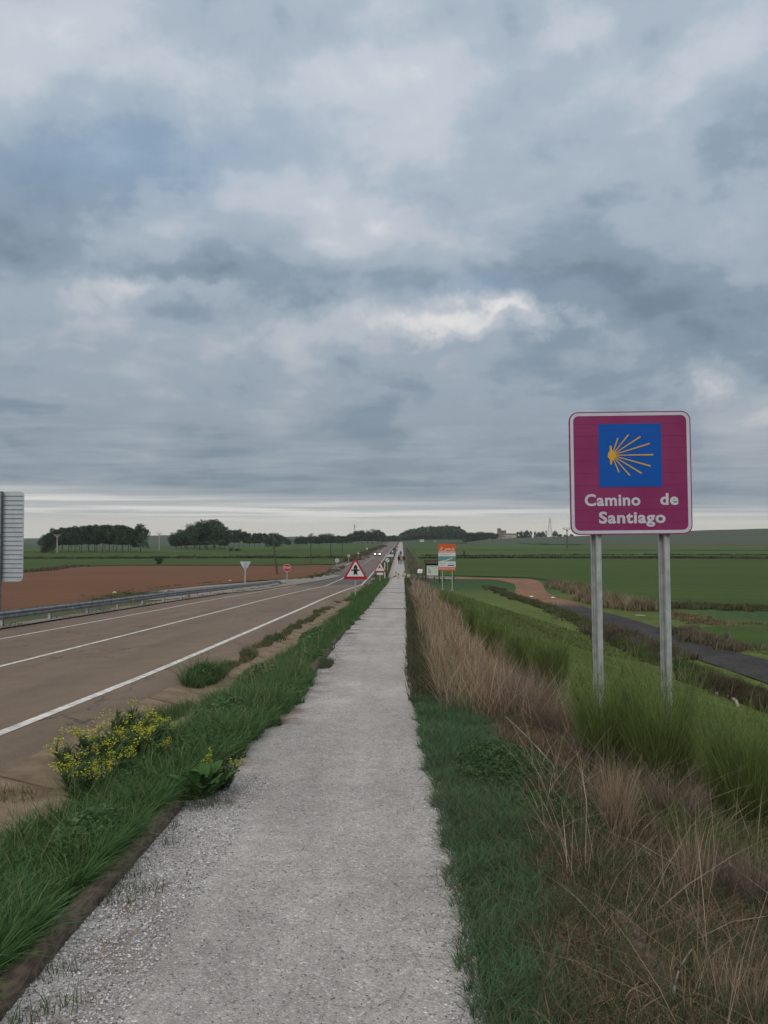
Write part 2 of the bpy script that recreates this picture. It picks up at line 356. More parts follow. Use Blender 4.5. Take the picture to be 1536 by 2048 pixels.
def road_mat():
    m = bpy.data.materials.new('worn_asphalt'); m.use_nodes = True; nt = m.node_tree; L = nt.links.new; b = nt.nodes['Principled BSDF']
    b.inputs['Roughness'].default_value = .88; b.inputs['Specular IOR Level'].default_value = .2
    g = nt.nodes.new('ShaderNodeNewGeometry'); P = g.outputs['Position']
    def noise(sc, det=6, v=None, map_=None, rough=.6):
        src = P
        if map_:
            mp = nt.nodes.new('ShaderNodeMapping'); mp.inputs['Scale'].default_value = map_; L(P, mp.inputs[0]); src = mp.outputs[0]
        n = nt.nodes.new('ShaderNodeTexNoise'); n.inputs['Scale'].default_value = sc; n.inputs['Detail'].default_value = det; n.inputs['Roughness'].default_value = rough; L(src, n.inputs['Vector']); return n
    def mr(v, a, b_, c=0., d=1.):
        n = nt.nodes.new('ShaderNodeMapRange'); L(v, n.inputs[0]); n.inputs[1].default_value = a; n.inputs[2].default_value = b_; n.inputs[3].default_value = c; n.inputs[4].default_value = d; return n.outputs[0]
    def mul(a, b_):
        n = nt.nodes.new('ShaderNodeMath'); n.operation = 'MULTIPLY'; L(a, n.inputs[0]); L(b_, n.inputs[1]); return n.outputs[0]
    sep = nt.nodes.new('ShaderNodeSeparateXYZ'); L(P, sep.inputs[0])
    nz = noise(.35)
    yy = nt.nodes.new('ShaderNodeMath'); yy.operation = 'MULTIPLY_ADD'; L(nz.outputs['Fac'], yy.inputs[0]); yy.inputs[1].default_value = 14; L(sep.outputs[1], yy.inputs[2])
    t = mr(yy.outputs[0], 0, 300)
    cr = nt.nodes.new('ShaderNodeValToRGB'); L(t, cr.inputs[0]); e = cr.color_ramp
    st = [(0, (.166, .120, .084)), (.285, (.172, .126, .090)), (.30, (.098, .090, .078)), (.46, (.125, .112, .096)), (.50, (.158, .118, .098)), (.9, (.160, .130, .110))]
    while len(e.elements) < len(st): e.elements.new(.5)
    for q, (p, c) in zip(e.elements, st): q.position = p; q.color = (*c, 1)
    v1 = mr(noise(1., 6, map_=(1.1, .10, 1)).outputs['Fac'], .3, .7, .84, 1.14)
    v2 = mr(noise(60., 4).outputs['Fac'], .3, .7, .72, 1.28)
    v3 = mr(noise(1.2, 7).outputs['Fac'], .3, .7, .90, 1.10)
    # cracks: thin lines where a warped cell pattern has its borders, only in some places
    wp = noise(1.4, 6); add = nt.nodes.new('ShaderNodeVectorMath'); add.operation = 'ADD'; L(P, add.inputs[0])
    sc = nt.nodes.new('ShaderNodeVectorMath'); sc.operation = 'SCALE'; L(wp.outputs['Color'], sc.inputs[0]); sc.inputs['Scale'].default_value = 1.3; L(sc.outputs[0], add.inputs[1])
    mp = nt.nodes.new('ShaderNodeMapping'); mp.inputs['Scale'].default_value = (.30, .17, .3); L(add.outputs[0], mp.inputs[0])
    vo = nt.nodes.new('ShaderNodeTexVoronoi'); vo.feature = 'DISTANCE_TO_EDGE'; vo.inputs['Scale'].default_value = 1; L(mp.outputs[0], vo.inputs['Vector'])
    ck = mr(vo.outputs['Distance'], .0, .009, .40, 1.)
    gate = mr(noise(.22, 3).outputs['Fac'], .44, .50)
    one = nt.nodes.new('ShaderNodeMix'); one.data_type = 'FLOAT'; L(gate, one.inputs[0]); one.inputs[2].default_value = 1; L(ck, one.inputs[3])
    f = mul(mul(v1, v2), mul(v3, one.outputs[0]))
    vm = nt.nodes.new('ShaderNodeVectorMath'); vm.operation = 'SCALE'; L(cr.outputs[0], vm.inputs[0]); L(f, vm.inputs['Scale']); L(vm.outputs[0], b.inputs['Base Color'])
    bp = nt.nodes.new('ShaderNodeBump'); bp.inputs['Strength'].default_value = .5; bp.inputs['Distance'].default_value = .006
    L(noise(90., 4).outputs['Fac'], bp.inputs['Height']); L(bp.outputs[0], b.inputs['Normal'])
    return m
M['road'] = road_mat()
def gravel_mat():
    m = bpy.data.materials.new('pale_crushed_gravel'); m.use_nodes = True; nt = m.node_tree; L = nt.links.new; b = nt.nodes['Principled BSDF']
    b.inputs['Roughness'].default_value = .93; b.inputs['Specular IOR Level'].default_value = .15
    g = nt.nodes.new('ShaderNodeNewGeometry'); P = g.outputs['Position']
    vo = nt.nodes.new('ShaderNodeTexVoronoi'); vo.inputs['Scale'].default_value = 95; L(P, vo.inputs['Vector'])
    bw = nt.nodes.new('ShaderNodeSeparateColor'); L(vo.outputs['Color'], bw.inputs[0])
    cr = nt.nodes.new('ShaderNodeValToRGB'); L(bw.outputs[0], cr.inputs[0]); e = cr.color_ramp
    st = [(0, (.15, .13, .11)), (.05, (.34, .31, .275)), (.5, (.385, .352, .317)), (.93, (.430, .398, .362)), (1, (.62, .58, .54))]
    while len(e.elements) < len(st): e.elements.new(.5)
    for q, (p, c) in zip(e.elements, st): q.position = p; q.color = (*c, 1)
    acc = None
    for sc, lo, hi in ((.9, .84, 1.12), (2.2, .88, 1.10), (9., .88, 1.10), (40., .84, 1.14)):
        n = nt.nodes.new('ShaderNodeTexNoise'); n.inputs['Scale'].default_value = sc; n.inputs['Detail'].default_value = 7
        mp = nt.nodes.new('ShaderNodeMapping'); mp.inputs['Scale'].default_value = (1, .16 if sc == 2.2 else 1, 1); L(P, mp.inputs[0]); L(mp.outputs[0], n.inputs['Vector'])
        mr = nt.nodes.new('ShaderNodeMapRange'); L(n.outputs['Fac'], mr.inputs[0]); mr.inputs[1].default_value = .3; mr.inputs[2].default_value = .7; mr.inputs[3].default_value = lo; mr.inputs[4].default_value = hi
        if acc is None: acc = mr.outputs[0]
        else:
            k = nt.nodes.new('ShaderNodeMath'); k.operation = 'MULTIPLY'; L(acc, k.inputs[0]); L(mr.outputs[0], k.inputs[1]); acc = k.outputs[0]
    # brown earth showing through by the edging logs
    sep = nt.nodes.new('ShaderNodeSeparateXYZ'); L(P, sep.inputs[0])
    near = nt.nodes.new('ShaderNodeMapRange'); L(sep.outputs[0], near.inputs[0]); near.inputs[1].default_value = -.85; near.inputs[2].default_value = -1.5; near.interpolation_type = 'SMOOTHSTEP'
    n = nt.nodes.new('ShaderNodeTexNoise'); n.inputs['Scale'].default_value = 1.6; n.inputs['Detail'].default_value = 8; n.inputs['Roughness'].default_value = .7; L(P, n.inputs['Vector'])
    mr = nt.nodes.new('ShaderNodeMapRange'); L(n.outputs['Fac'], mr.inputs[0]); mr.inputs[1].default_value = .46; mr.inputs[2].default_value = .60
    k = nt.nodes.new('ShaderNodeMath'); k.operation = 'MULTIPLY'; L(near.outputs[0], k.inputs[0]); L(mr.outputs[0], k.inputs[1])
    mx = nt.nodes.new('ShaderNodeMix'); mx.data_type = 'RGBA'; L(k.outputs[0], mx.inputs[0]); L(cr.outputs[0], mx.inputs[6]); mx.inputs[7].default_value = (.16, .10, .07, 1)
    vm = nt.nodes.new('ShaderNodeVectorMath'); vm.operation = 'SCALE'; L(mx.outputs[2], vm.inputs[0]); L(acc, vm.inputs['Scale']); L(vm.outputs[0], b.inputs['Base Color'])
    bp = nt.nodes.new('ShaderNodeBump'); bp.inputs['Strength'].default_value = .8; bp.inputs['Distance'].default_value = .008
    L(vo.outputs['Distance'], bp.inputs['Height']); bp.invert = True; L(bp.outputs[0], b.inputs['Normal'])
    return m
M['gravel'] = gravel_mat()
def log_mat():
    m = bpy.data.materials.new('weathered_log'); m.use_nodes = True; nt = m.node_tree; L = nt.links.new; b = nt.nodes['Principled BSDF']
    b.inputs['Roughness'].default_value = .85
    tc = nt.nodes.new('ShaderNodeTexCoord'); mp = nt.nodes.new('ShaderNodeMapping'); mp.inputs['Scale'].default_value = (5, 1.5, 5); L(tc.outputs['Object'], mp.inputs[0])
    n = nt.nodes.new('ShaderNodeTexNoise'); n.inputs['Scale'].default_value = 1.6; n.inputs['Detail'].default_value = 3; L(mp.outputs[0], n.inputs['Vector'])
    s = nt.nodes.new('ShaderNodeMath'); s.operation = 'MULTIPLY'; L(n.outputs['Fac'], s.inputs[0]); s.inputs[1].default_value = 58
    sn = nt.nodes.new('ShaderNodeMath'); sn.operation = 'SINE'; L(s.outputs[0], sn.inputs[0])
    n2 = nt.nodes.new('ShaderNodeTexNoise'); n2.inputs['Scale'].default_value = 14; n2.inputs['Detail'].default_value = 8; L(tc.outputs['Object'], n2.inputs['Vector'])
    ad = nt.nodes.new('ShaderNodeMath'); ad.operation = 'MULTIPLY_ADD'; L(n2.outputs['Fac'], ad.inputs[0]); ad.inputs[1].default_value = 5.0; L(sn.outputs[0], ad.inputs[2])
    cr = nt.nodes.new('ShaderNodeValToRGB'); mr = nt.nodes.new('ShaderNodeMapRange'); L(ad.outputs[0], mr.inputs[0]); mr.inputs[1].default_value = .6; mr.inputs[2].default_value = 4.6; L(mr.outputs[0], cr.inputs[0])
    cr.color_ramp.elements[0].color = (.040, .024, .016, 1); cr.color_ramp.elements[1].color = (.150, .100, .070, 1)
    L(cr.outputs[0], b.inputs['Base Color'])
    bp = nt.nodes.new('ShaderNodeBump'); bp.inputs['Strength'].default_value = .6; bp.inputs['Distance'].default_value = .006; L(mr.outputs[0], bp.inputs['Height']); L(bp.outputs[0], b.inputs['Normal'])
    return m
M['log'] = log_mat()

# ------------------------------------------------------------------ terrain
# drop below the eye of the line of path and road: the camera stands on a ramp that comes down to the plain
_py = [-40, -10, 0, 3, 6, 8.2, 13.5, 23, 35, 43, 53, 65, 80, 101, 120, 187, 400, 900, 8000]
_ph = [1.5, 1.55, 1.68, 1.78, 1.92, 2.02, 2.26, 2.60, 3.02, 3.28, 3.65, 4.10, 4.70, 5.18, 5.28, 5.30, 5.34, 5.40, 5.40]
_ty = np.arange(-60, 1200, .5); _th = np.interp(_ty, _py, _ph)
_k = np.hanning(15); _k /= _k.sum(); _th = np.convolve(np.pad(_th, 7, mode='edge'), _k, mode='valid')
def prof(y): return np.interp(y, _ty, _th)
def smin(a, b, k): h = np.clip(.5+.5*(b-a)/k, 0, 1); return b*(1-h)+a*h - k*h*(1-h)
def ss(x, a, b): t = np.clip((x-a)/(b-a), 0, 1); return t*t*(3-2*t)
def terr(x, y):
    x = np.asarray(x, float); y = np.asarray(y, float)
    p = prof(y); h = p + 0*x
    h = h + .03*np.clip(-3.3-x, 0, 9.8)                                   # road falls to the left
    g = np.clip(1-np.abs(x+2.82)/.48, 0, 1)*(y < 86); h = h + .11*g       # gutter
    r = h + .26*np.maximum(x-1.05, 0); fr = 5.42 + .0*x
    h = np.where(x > 1.05, smin(r, fr, .5), h)
    l = h + .32*np.maximum(-13.7-x, 0); fl = 5.75 + 1.25*ss(-x, 35, 110)
    h = np.where(x < -13.7, smin(l, fl, .5), h)
    return EYE - h
def T(x, y): return float(terr(x, y))
Rm = cam.rotation_euler.to_matrix()
_scan = np.concatenate([np.arange(1.2, 60, .1), np.geomspace(60, 6000, 900)])
def ray(px, py): d = Rm @ Vector(((px-768)/F_PX, -(py-1024)/F_PX, -1)); return d/d.y
def at(px, py, lift=0):
    d = ray(px, py); Y = _scan; g = EYE + d.z*Y - terr(d.x*Y, Y)
    i = np.argmax(g < 0)
    if not (g < 0).any(): i = len(Y)-1
    if i > 0:
        a, b = g[i-1], g[i]; yy = Y[i-1]+(Y[i]-Y[i-1])*a/(a-b) if a != b else Y[i]
    else: yy = Y[0]
    return Vector((d.x*yy, yy, T(d.x*yy, yy)+lift))
def atY(px, py, Y): d = ray(px, py); return Vector((d.x*Y, Y, EYE+d.z*Y))

ys = np.concatenate([np.arange(-12, 20, .25), np.arange(20, 60, .5), np.arange(60, 130, 1.), np.arange(130, 300, 5), np.geomspace(300, 7000, 40)])
def grid(xs, yy):
    X, Y = np.meshgrid(xs, yy); nx, ny = len(xs), len(yy)
    i = (np.arange(ny-1)[:, None]*nx+np.arange(nx-1)).ravel()
    return X.ravel(), Y.ravel(), np.stack([i, i+1, i+1+nx, i+nx], 1)
def n1(x, y, s, ph=0.):
    return (np.sin(x*s*1.7+ph)+np.sin(y*s*1.3+1.9*ph+.7)+np.sin((x+y)*s*2.3+ph*3)+np.sin((x-1.6*y)*s*3.1+ph*2))/4
def edgeR(y):    # right edge of the gravel
    return np.interp(y, [0, 3, 5, 8, 13, 24, 53, 100, 170, 1000], [.35, .32, .31, .24, .19, .27, .42, .55, .7, 2.]) + .035*n1(y, y*0, 3.1)
def edgeL(y):
    return np.interp(y, [0, 5.9, 6.6, 8, 10, 12.6, 13.4, 19, 24, 34, 53, 95, 170, 1000], [-1.62, -1.62, -1.44, -1.34, -1.22, -1.26, -1.52, -1.55, -1.5, -1.42, -1.42, -1.40, -1.5, -1.4])

xs = np.unique(np.round(np.concatenate([-np.geomspace(40, 6000, 36), np.arange(-40, -13.6, .8), np.arange(-13.6, -3.3, .5), [-13.7, -3.3, -2.82, -2.34, -1.8],
     np.arange(-2.3, 1.4, .15), [1.05], np.arange(1.4, 6, .3), np.arange(6, 40, .8), np.geomspace(40, 6000, 36)]), 3))
X, Y, Fq = grid(xs, ys)
Z = terr(X, Y)
inside = ((X > -13.1) & (X < -3.25)) | ((X > -1.7) & (X < edgeR(Y)+.02)) | ((X > -3.3) & (X < -2.3) & (Y < 85))
Z = Z - np.where(inside, .05, 0)
und = .04*n1(X, Y, .9)*(np.abs(X+6) > 9) * (Y < 120)
Z = Z + und*(X > 3)
def lerp3(a, b, t): return a*(1-t[:, None])+b*t[:, None]
C = np.tile(np.array([.040, .076, .026]), (len(X), 1))
far = np.clip((Y-250)/400, 0, 1)*(Y > 0); C = lerp3(C, np.array([.055, .080, .042]), far)
slope = ss(X, 1.2, 2.6)*ss(-X, -26, -16)*ss(-Y, -95, -70); C = lerp3(C, np.array([.090, .115, .030]), slope)
dry = ss(X, .7, 1.1)*ss(-X, -3.2, -2.2)*ss(-Y, -80, -60); C = lerp3(C, np.array([.085, .065, .042]), np.clip(dry*(.8+.4*n1(X, Y, 2.)), 0, 1))
lv = (X < -1.2)*(X > -3.6)*(Y < 90); C = lerp3(C, np.array([.050, .045, .026]), lv*1.)
rv = (X > -4.)*(X < 4.5)*ss(Y, 90, 110); C = lerp3(C, np.array([.080, .082, .048]), rv*.9)
ls = ss(-X, 12.8, 13.4)*ss(X, -34, -18)*ss(-Y, -170, -120); C = lerp3(C, np.array([.120, .092, .058]), ls*(.75+.3*n1(X, Y, .8)))
lsf = ss(-X, 11.5, 12.5)*ss(X, -24, -19)*ss(Y, 120, 150); C = lerp3(C, np.array([.110, .095, .060]), lsf*.8)
ground = mesh_np('ground', np.stack([X, Y, Z], 1), [Fq], M['ground'], col=np.clip(C, .005, 1), smooth=True, kind='structure')

def ribbon(name, xl, xr, y0, y1, m, lift, nx=2, parent=None, kind='structure', jitter=None):
    yy = ys[(ys >= y0) & (ys <= y1)]; t = np.linspace(0, 1, nx)
    L_ = xl(yy) if callable(xl) else np.full(len(yy), xl); R_ = xr(yy) if callable(xr) else np.full(len(yy), xr)
    XX = (L_[:, None]*(1-t)+R_[:, None]*t).ravel(); YY = np.repeat(yy, nx)
    _, _, f = grid(t, yy)
    return mesh_np(name, np.stack([XX, YY, terr(XX, YY)+lift], 1), [f], m, parent, smooth=True, kind=kind)
road = ribbon('road', -13.0, lambda y: -3.3+.03*n1(y, y, 1.2), -12, 1100, M['road'], .0, 20)
def marking(x, w, y0, y1, lift=.006):
    yy = np.arange(y0, min(y1, 300), .25) if y1 <= 300 else np.concatenate([np.arange(y0, 130, .25), np.arange(130, y1, 5.)])
    XX = np.stack([x(yy)-w/2, x(yy)+w/2], 1).ravel(); YY = np.repeat(yy, 2); _, _, f = grid(np.arange(2.), yy)
    xr = road.data; zz = terr(XX, YY)+lift
    return mesh_np('road_line', np.stack([XX, YY, zz], 1), [f], M['paint'], road)
M['paint'] = mat('road_paint', (.74, .69, .62), .7, (.40, .36, .31), 7., det=9, coord='Object', bump=.1)
near_w = lambda a, y0, d: (lambda y: a + d*np.exp(-((y-y0)/14.)**2))
marking(near_w(-4.2, 78, .30), .15, -12, 1050)
marking(near_w(-7.6, 78, .10), .13, -12, 290)
marking(near_w(-11.0, 78, -.25), .12, -12, 96)
for yd in np.arange(295, 600, 12.): marking(lambda y: -7.6+0*y, .13, yd, yd+5.1, .01)
marking(lambda y: -11.0+0*y, .12, 112, 1050, .01)
path = ribbon('footpath', lambda y: np.where(y < 6.2, -1.66, edgeL(y)-.25), edgeR, -12, 1000, M['gravel'], .0, 8)
# pieces laid across the path
for k, yy in enumerate((33.4, 53.5, 64.)):
    xl, xr = float(edgeL(yy))-.05, float(edgeR(yy))-.02
    z = T(-.5, yy); o = MB().box(xl, xr, yy-.055, yy+.055, z-.08, z+.012).build('timber_strip', M['sleeper'])
    o.location = (0, 0, 0)
    tag(o, ['dark timber strip laid across the gravel path before the triangular crossroads sign', 'dark timber strip across the path beside the crossroads sign post',
            'thin dark timber strip across the path nearest the cream bollards'][k], 'timber strip')
kerb = ribbon('kerb', -13.7, -12.98, -12, 96, M['side_pave'], .05, 3)
# ------------------------------------------------------------------ gutter of concrete slabs
gut = ribbon('gutter', -3.32, -2.30, 42, 86, M['concrete_dirty'], .02, 5)
gut.name = 'gutter'
gv = []
prev = None
slab_me = None
yk = -1.0; k = 0
while yk < 42:
    ln = .98; xsn = [-3.30, -2.98, -2.80, -2.62, -2.34]; off = .018+random.uniform(-.012, .012)
    if slab_me is None:
        mb = MB(); vv = []
        for y_ in (-ln/2, ln/2):
            for x_ in xsn: vv.append((x_+2.82, y_, -(.11*max(0, 1-abs(x_+2.82)/.48))))
        for y_ in (-ln/2, ln/2):
            for x_ in xsn: vv.append((x_+2.82, y_, -(.11*max(0, 1-abs(x_+2.82)/.48))-.10))
        ff = [(i, i+1, i+6, i+5) for i in range(4)] + [(i, i+10, i+11, i+1) for i in range(4)] + [(i+5, i+6, i+16, i+15) for i in range(4)] + [(0, 5, 15, 10), (4, 14, 19, 9)]
        o = mb.add(vv, ff).build('slab', M['concrete_dirty'], gut); slab_me = o.data
    else:
        o = bpy.data.objects.new('slab', slab_me); link(o, gut)
    pz = EYE-float(prof(yk)); sl = -(float(prof(yk+.5))-float(prof(yk-.5)))
    o.location = (-2.82+random.uniform(-.012, .012), yk, pz+off); o.rotation_euler = (math.atan(sl)+random.uniform(-.008, .008), random.uniform(-.02, .02), random.uniform(-.012, .012))
    yk += 1.0; k += 1

# ------------------------------------------------------------------ fields and other ground sheets
def drape(name, top, bot, m, lift=.1, n=40, rows=8, kind='structure', parent=None, colf=None, wob=0.):
    tx = np.linspace(top[0][0], top[-1][0], n); ty = np.interp(tx, [p[0] for p in top], [p[1] for p in top])
    bx = np.linspace(bot[0][0], bot[-1][0], n); by = np.interp(bx, [p[0] for p in bot], [p[1] for p in bot])
    V = []
    A = [at(a, b) for a, b in zip(bx, by)]; B = [at(a, b) for a, b in zip(tx, ty)]
    for j in range(rows+1):
        t = j/rows; t2 = t if rows < 3 else t**1.4
        for i in range(n):
            p = A[i].lerp(B[i], t2); V.append((p.x, p.y, T(p.x, p.y)+lift))
    _, _, f = grid(np.arange(n), np.arange(rows+1)); V = np.array(V)
    return mesh_np(name, V, [f], m, parent, smooth=True, kind=kind, col=colf(V) if colf else None)
drape('red_field', [(-900, 1176), (-200, 1152), (0, 1147), (60, 1144), (150, 1135), (250, 1132), (560, 1132), (668, 1131)],
      [(-900, 1300), (-200, 1250), (0, 1230), (100, 1222), (200, 1208), (240, 1192), (330, 1180), (420, 1171), (520, 1162), (600, 1158), (650, 1148)], M['red_soil'], .10, 60, 12)
drape('green_field', [(-900, 1119), (0, 1118), (400, 1117), (620, 1117.5), (700, 1117)], [(-900, 1168), (-200, 1148), (0, 1144), (60, 1141), (150, 1133), (250, 1131), (560, 1131), (674, 1129)], M['green_crop'], .10, 50, 8)
drape('green_field', [(-900, 1104), (0, 1104), (300, 1106), (430, 1104), (520, 1100), (740, 1099)], [(-900, 1117), (0, 1116.5), (700, 1115)], M['green_crop'], .12, 50, 6)
drape('pale_field', [(-900, 1097), (0, 1097), (300, 1098), (450, 1093), (760, 1089)], [(-900, 1103.5), (0, 1103.5), (300, 1105), (430, 1103.5), (520, 1099.5), (742, 1098)], M['pale_crop'], .12, 50, 4)
drape('green_field', [(838, 1118), (1000, 1117.5), (1536, 1118), (2600, 1122)], [(850, 1153), (905, 1152), (1060, 1156), (1100, 1162), (1220, 1196), (1330, 1210), (1536, 1214), (2600, 1240)], M['green_crop'], .08, 60, 10)
drape('green_field', [(826, 1101), (1536, 1103), (2600, 1105)], [(836, 1115), (1536, 1112), (2600, 1115)], M['pale_crop'], .12, 40, 5)
drape('green_field', [(818, 1091), (1080, 1090), (1536, 1091), (2600, 1092)], [(825, 1100), (1536, 1101), (2600, 1103)], M['pale_crop'], .12, 40, 4)
drape('red_field', [(1080, 1087.5), (1300, 1086.6), (2600, 1086.6)], [(1080, 1089), (1300, 1090.5), (2600, 1091)], M['red_soil'], .2, 30, 3)
drape('green_field', [(1400, 1256), (1470, 1250), (1536, 1248), (2200, 1262)], [(1400, 1259), (1450, 1282), (1536, 1311), (2200, 1500)], M['green_crop'], .03, 30, 8)
drape('side_road', [(225, 1186), (330, 1177), (420, 1171), (520, 1164), (560, 1159), (600, 1157), (640, 1155), (668, 1150)],
      [(225, 1206), (330, 1200), (420, 1191), (520, 1181), (565, 1174), (610, 1167), (650, 1160), (684, 1152)], M['side_pave'], .05, 40, 6)

trk_u = [(905, 1154), (1000, 1157), (1060, 1159), (1083, 1167), (1092, 1183), (1110, 1195), (1150, 1205), (1180, 1218), (1250, 1236), (1340, 1264), (1450, 1300), (1536, 1322), (1700, 1372), (2000, 1462), (2700, 1680), (3900, 2060)]
trk_l = [(905, 1159), (980, 1160), (1020, 1166), (1032, 1175), (1030, 1188), (1045, 1202), (1100, 1218), (1150, 1231), (1230, 1263), (1320, 1293), (1400, 1322), (1536, 1369), (1700, 1430), (2000, 1556), (2700, 1850), (3900, 2380)]
def smooth_poly(pts, n):
    P = [np.array(p[:2], float) for p in pts]; out = []
    for i in range(len(P)-1):
        p0, p1, p2, p3 = P[max(i-1, 0)], P[i], P[i+1], P[min(i+2, len(P)-1)]
        for k in range(n):
            t = k/n; out.append(.5*((2*p1)+(-p0+p2)*t+(2*p0-5*p1+4*p2-p3)*t*t+(-p0+3*p1-3*p2+p3)*t**3))
    out.append(P[-1]); return np.array(out)
U = smooth_poly([at(*p) for p in trk_u], 8); Lw = smooth_poly([at(*p) for p in trk_l], 8)
V = []; nc = 9
for a, b in zip(Lw, U):
    for j in range(nc): p = a+(b-a)*j/(nc-1); V.append((p[0], p[1], T(p[0], p[1])+.045))
V = np.array(V); _, _, f = grid(np.arange(nc), np.arange(len(U)))
pd = at(1150, 1219); pr = at(1090, 1205)
tt = ss(V[:, 1]+1.5*n1(V[:, 0], V[:, 1], .5), pr.y, pd.y) if pr.y < pd.y else 1-ss(V[:, 1]+1.5*n1(V[:, 0], V[:, 1], .5), pd.y, pr.y)
cc = lerp3(np.tile(np.array([.215, .120, .070]), (len(V), 1)), np.array([.052, .048, .046]), tt)
mesh_np('farm_track', V, [f], M['track'], col=cc, smooth=True, kind='structure')
# far end of the track running in behind the signs to the path
drape('farm_track', [(822, 1154.5), (860, 1153), (906, 1153.5)], [(822, 1158), (860, 1157.5), (906, 1159.5)], M['side_pave'], .06, 12, 3)
drape('farm_track', [(745, 1155), (790, 1154)], [(742, 1160), (786, 1157)], M['side_pave'], .03, 10, 3)

# hills beyond the plain
def hill(crest, Y1, Y0, m, n=60, depth=500):
    px = np.linspace(crest[0][0], crest[-1][0], n); py = np.interp(px, [c[0] for c in crest], [c[1] for c in crest])
    V = []; rows = 9
    for j in range(rows):
        t = j/(rows-1); Yc = Y0+(Y1-Y0)*t
        for i in range(n):
            c = atY(px[i], py[i]+.25*math.sin(i*1.7), Y1); d = ray(px[i], 1075)
            zb = T(d.x*Yc, Yc)-.6; V.append((d.x*Yc, Yc, zb+(c.z-zb)*(t*t*(3-2*t))))
    for i in range(n):
        d = ray(px[i], 1075); Yc = Y1+depth; V.append((d.x*Yc, Yc, -6))
    _, _, f = grid(np.arange(n), np.arange(rows+1))
    return mesh_np('hill', np.array(V), [f], m, smooth=True, kind='structure')
hill([(925, 1086), (960, 1080), (1000, 1077), (1040, 1076), (1130, 1073), (1250, 1067), (1390, 1061), (1536, 1057), (1750, 1058), (2600, 1070)], 860, 560, M['hill'])
hill([(215, 1080), (290, 1072), (320, 1070.5), (360, 1070), (430, 1074), (520, 1080)], 1300, 800, M['hill'])
hill([(-1200, 1072), (0, 1077), (110, 1077), (300, 1079)], 2600, 1700, M['far_wood'])
hill([(430, 1075), (560, 1073.5), (640, 1073), (760, 1070.5), (790, 1072), (830, 1071), (960, 1074), (1100, 1076)], 2400, 1500, M['far_wood'])

# ------------------------------------------------------------------ trees
def leaf_cloud(centers, radii, n, size, base, var=.5, flat=.8, seed=0):
    r = np.random.default_rng(seed); k = len(centers); w = (radii**2); w = w/w.sum(); ci = r.choice(k, n, p=w)
    d = r.normal(size=(n, 3)); d /= np.linalg.norm(d, axis=1)[:, None]
    rad = radii[ci]*(r.uniform(.25, 1, n)**.45)*(1+.12*r.normal(size=n))
    P = centers[ci]+d*rad[:, None]*np.array([1, 1, flat])
    a = r.normal(size=(n, 3)); a /= np.linalg.norm(a, axis=1)[:, None]; b = np.cross(a, r.normal(size=(n, 3))); b /= np.linalg.norm(b, axis=1)[:, None]
    s = size*r.uniform(.6, 1.4, n)[:, None]
    V = np.stack([P-a*s, P-b*s*.55, P+a*s, P+b*s*.55], 1).reshape(-1, 3)
    ct = r.uniform(1-var, 1+var, k)[ci]*r.uniform(.7, 1.3, n)
    c = np.array(base)[None]*ct[:, None]; c[:, 0] *= r.uniform(.8, 1.25, n)
    return V, np.arange(4*n).reshape(-1, 4), np.repeat(c, 4, 0)
tree_lib = {}
def tree_variant(key, kind, seed, base):
    r = np.random.default_rng(seed)
    if kind == 'tall':   n, lo, hi, rr, rb = 34, .33, .90, .30, .13
    elif kind == 'round': n, lo, hi, rr, rb = 40, .16, .84, .40, .17
    elif kind == 'bushy': n, lo, hi, rr, rb = 26, .05, .80, .40, .20
    else: n, lo, hi, rr, rb = 26, .25, .92, .22, .11
    c = []; q = []
    for i in range(n):
        z = r.uniform(lo, hi); t = (z-lo)/(hi-lo); env = rr*math.sqrt(max(.08, 1-(2*t-.9)**2*.85)); a = r.uniform(0, 6.28); d = env*math.sqrt(r.uniform(.05, 1))
        c.append((d*math.cos(a), d*math.sin(a), z)); q.append(rb*r.uniform(.6, 1.1))
    c = np.array(c); q = np.array(q)
    V, f, col = leaf_cloud(c, q, 4200 if kind != 'thin' else 1800, .026, base, seed=seed)
    V[:, 2] = np.clip(V[:, 2], .03 if kind == 'bushy' else .16, 1.0)
    cr = mesh_np('crown', V, [f], M['leaf'], col=col)
    mb = MB(); p = Vector((0, 0, -.03)); rad = .018
    for i in range(6):
        q2 = p+Vector((r.uniform(-.012, .012), r.uniform(-.012, .012), .14)); mb.tube(p, q2, rad, rad*.8, 7, False)
        if i > 0:
            for kk in range(3):
                a = r.uniform(0, 6.28); e = q2+Vector((math.cos(a)*rr*.7, math.sin(a)*rr*.7, r.uniform(.08, .2))); mb.tube(q2, e, rad*.5, rad*.12, 5, False)
        p = q2; rad *= .8
    tr = mb.build('trunk', M['bark'])
    tree_lib[key] = (cr.data, tr.data); bpy.data.objects.remove(cr); bpy.data.objects.remove(tr)
for i in range(4): tree_variant(('tall', i), 'tall', 10+i, (.054, .092, .042))
for i in range(4): tree_variant(('round', i), 'round', 20+i, (.048, .082, .036))
for i in range(3): tree_variant(('bushy', i), 'bushy', 30+i, (.044, .076, .034))
for i in range(2): tree_variant(('thin', i), 'thin', 40+i, (.080, .085, .060))
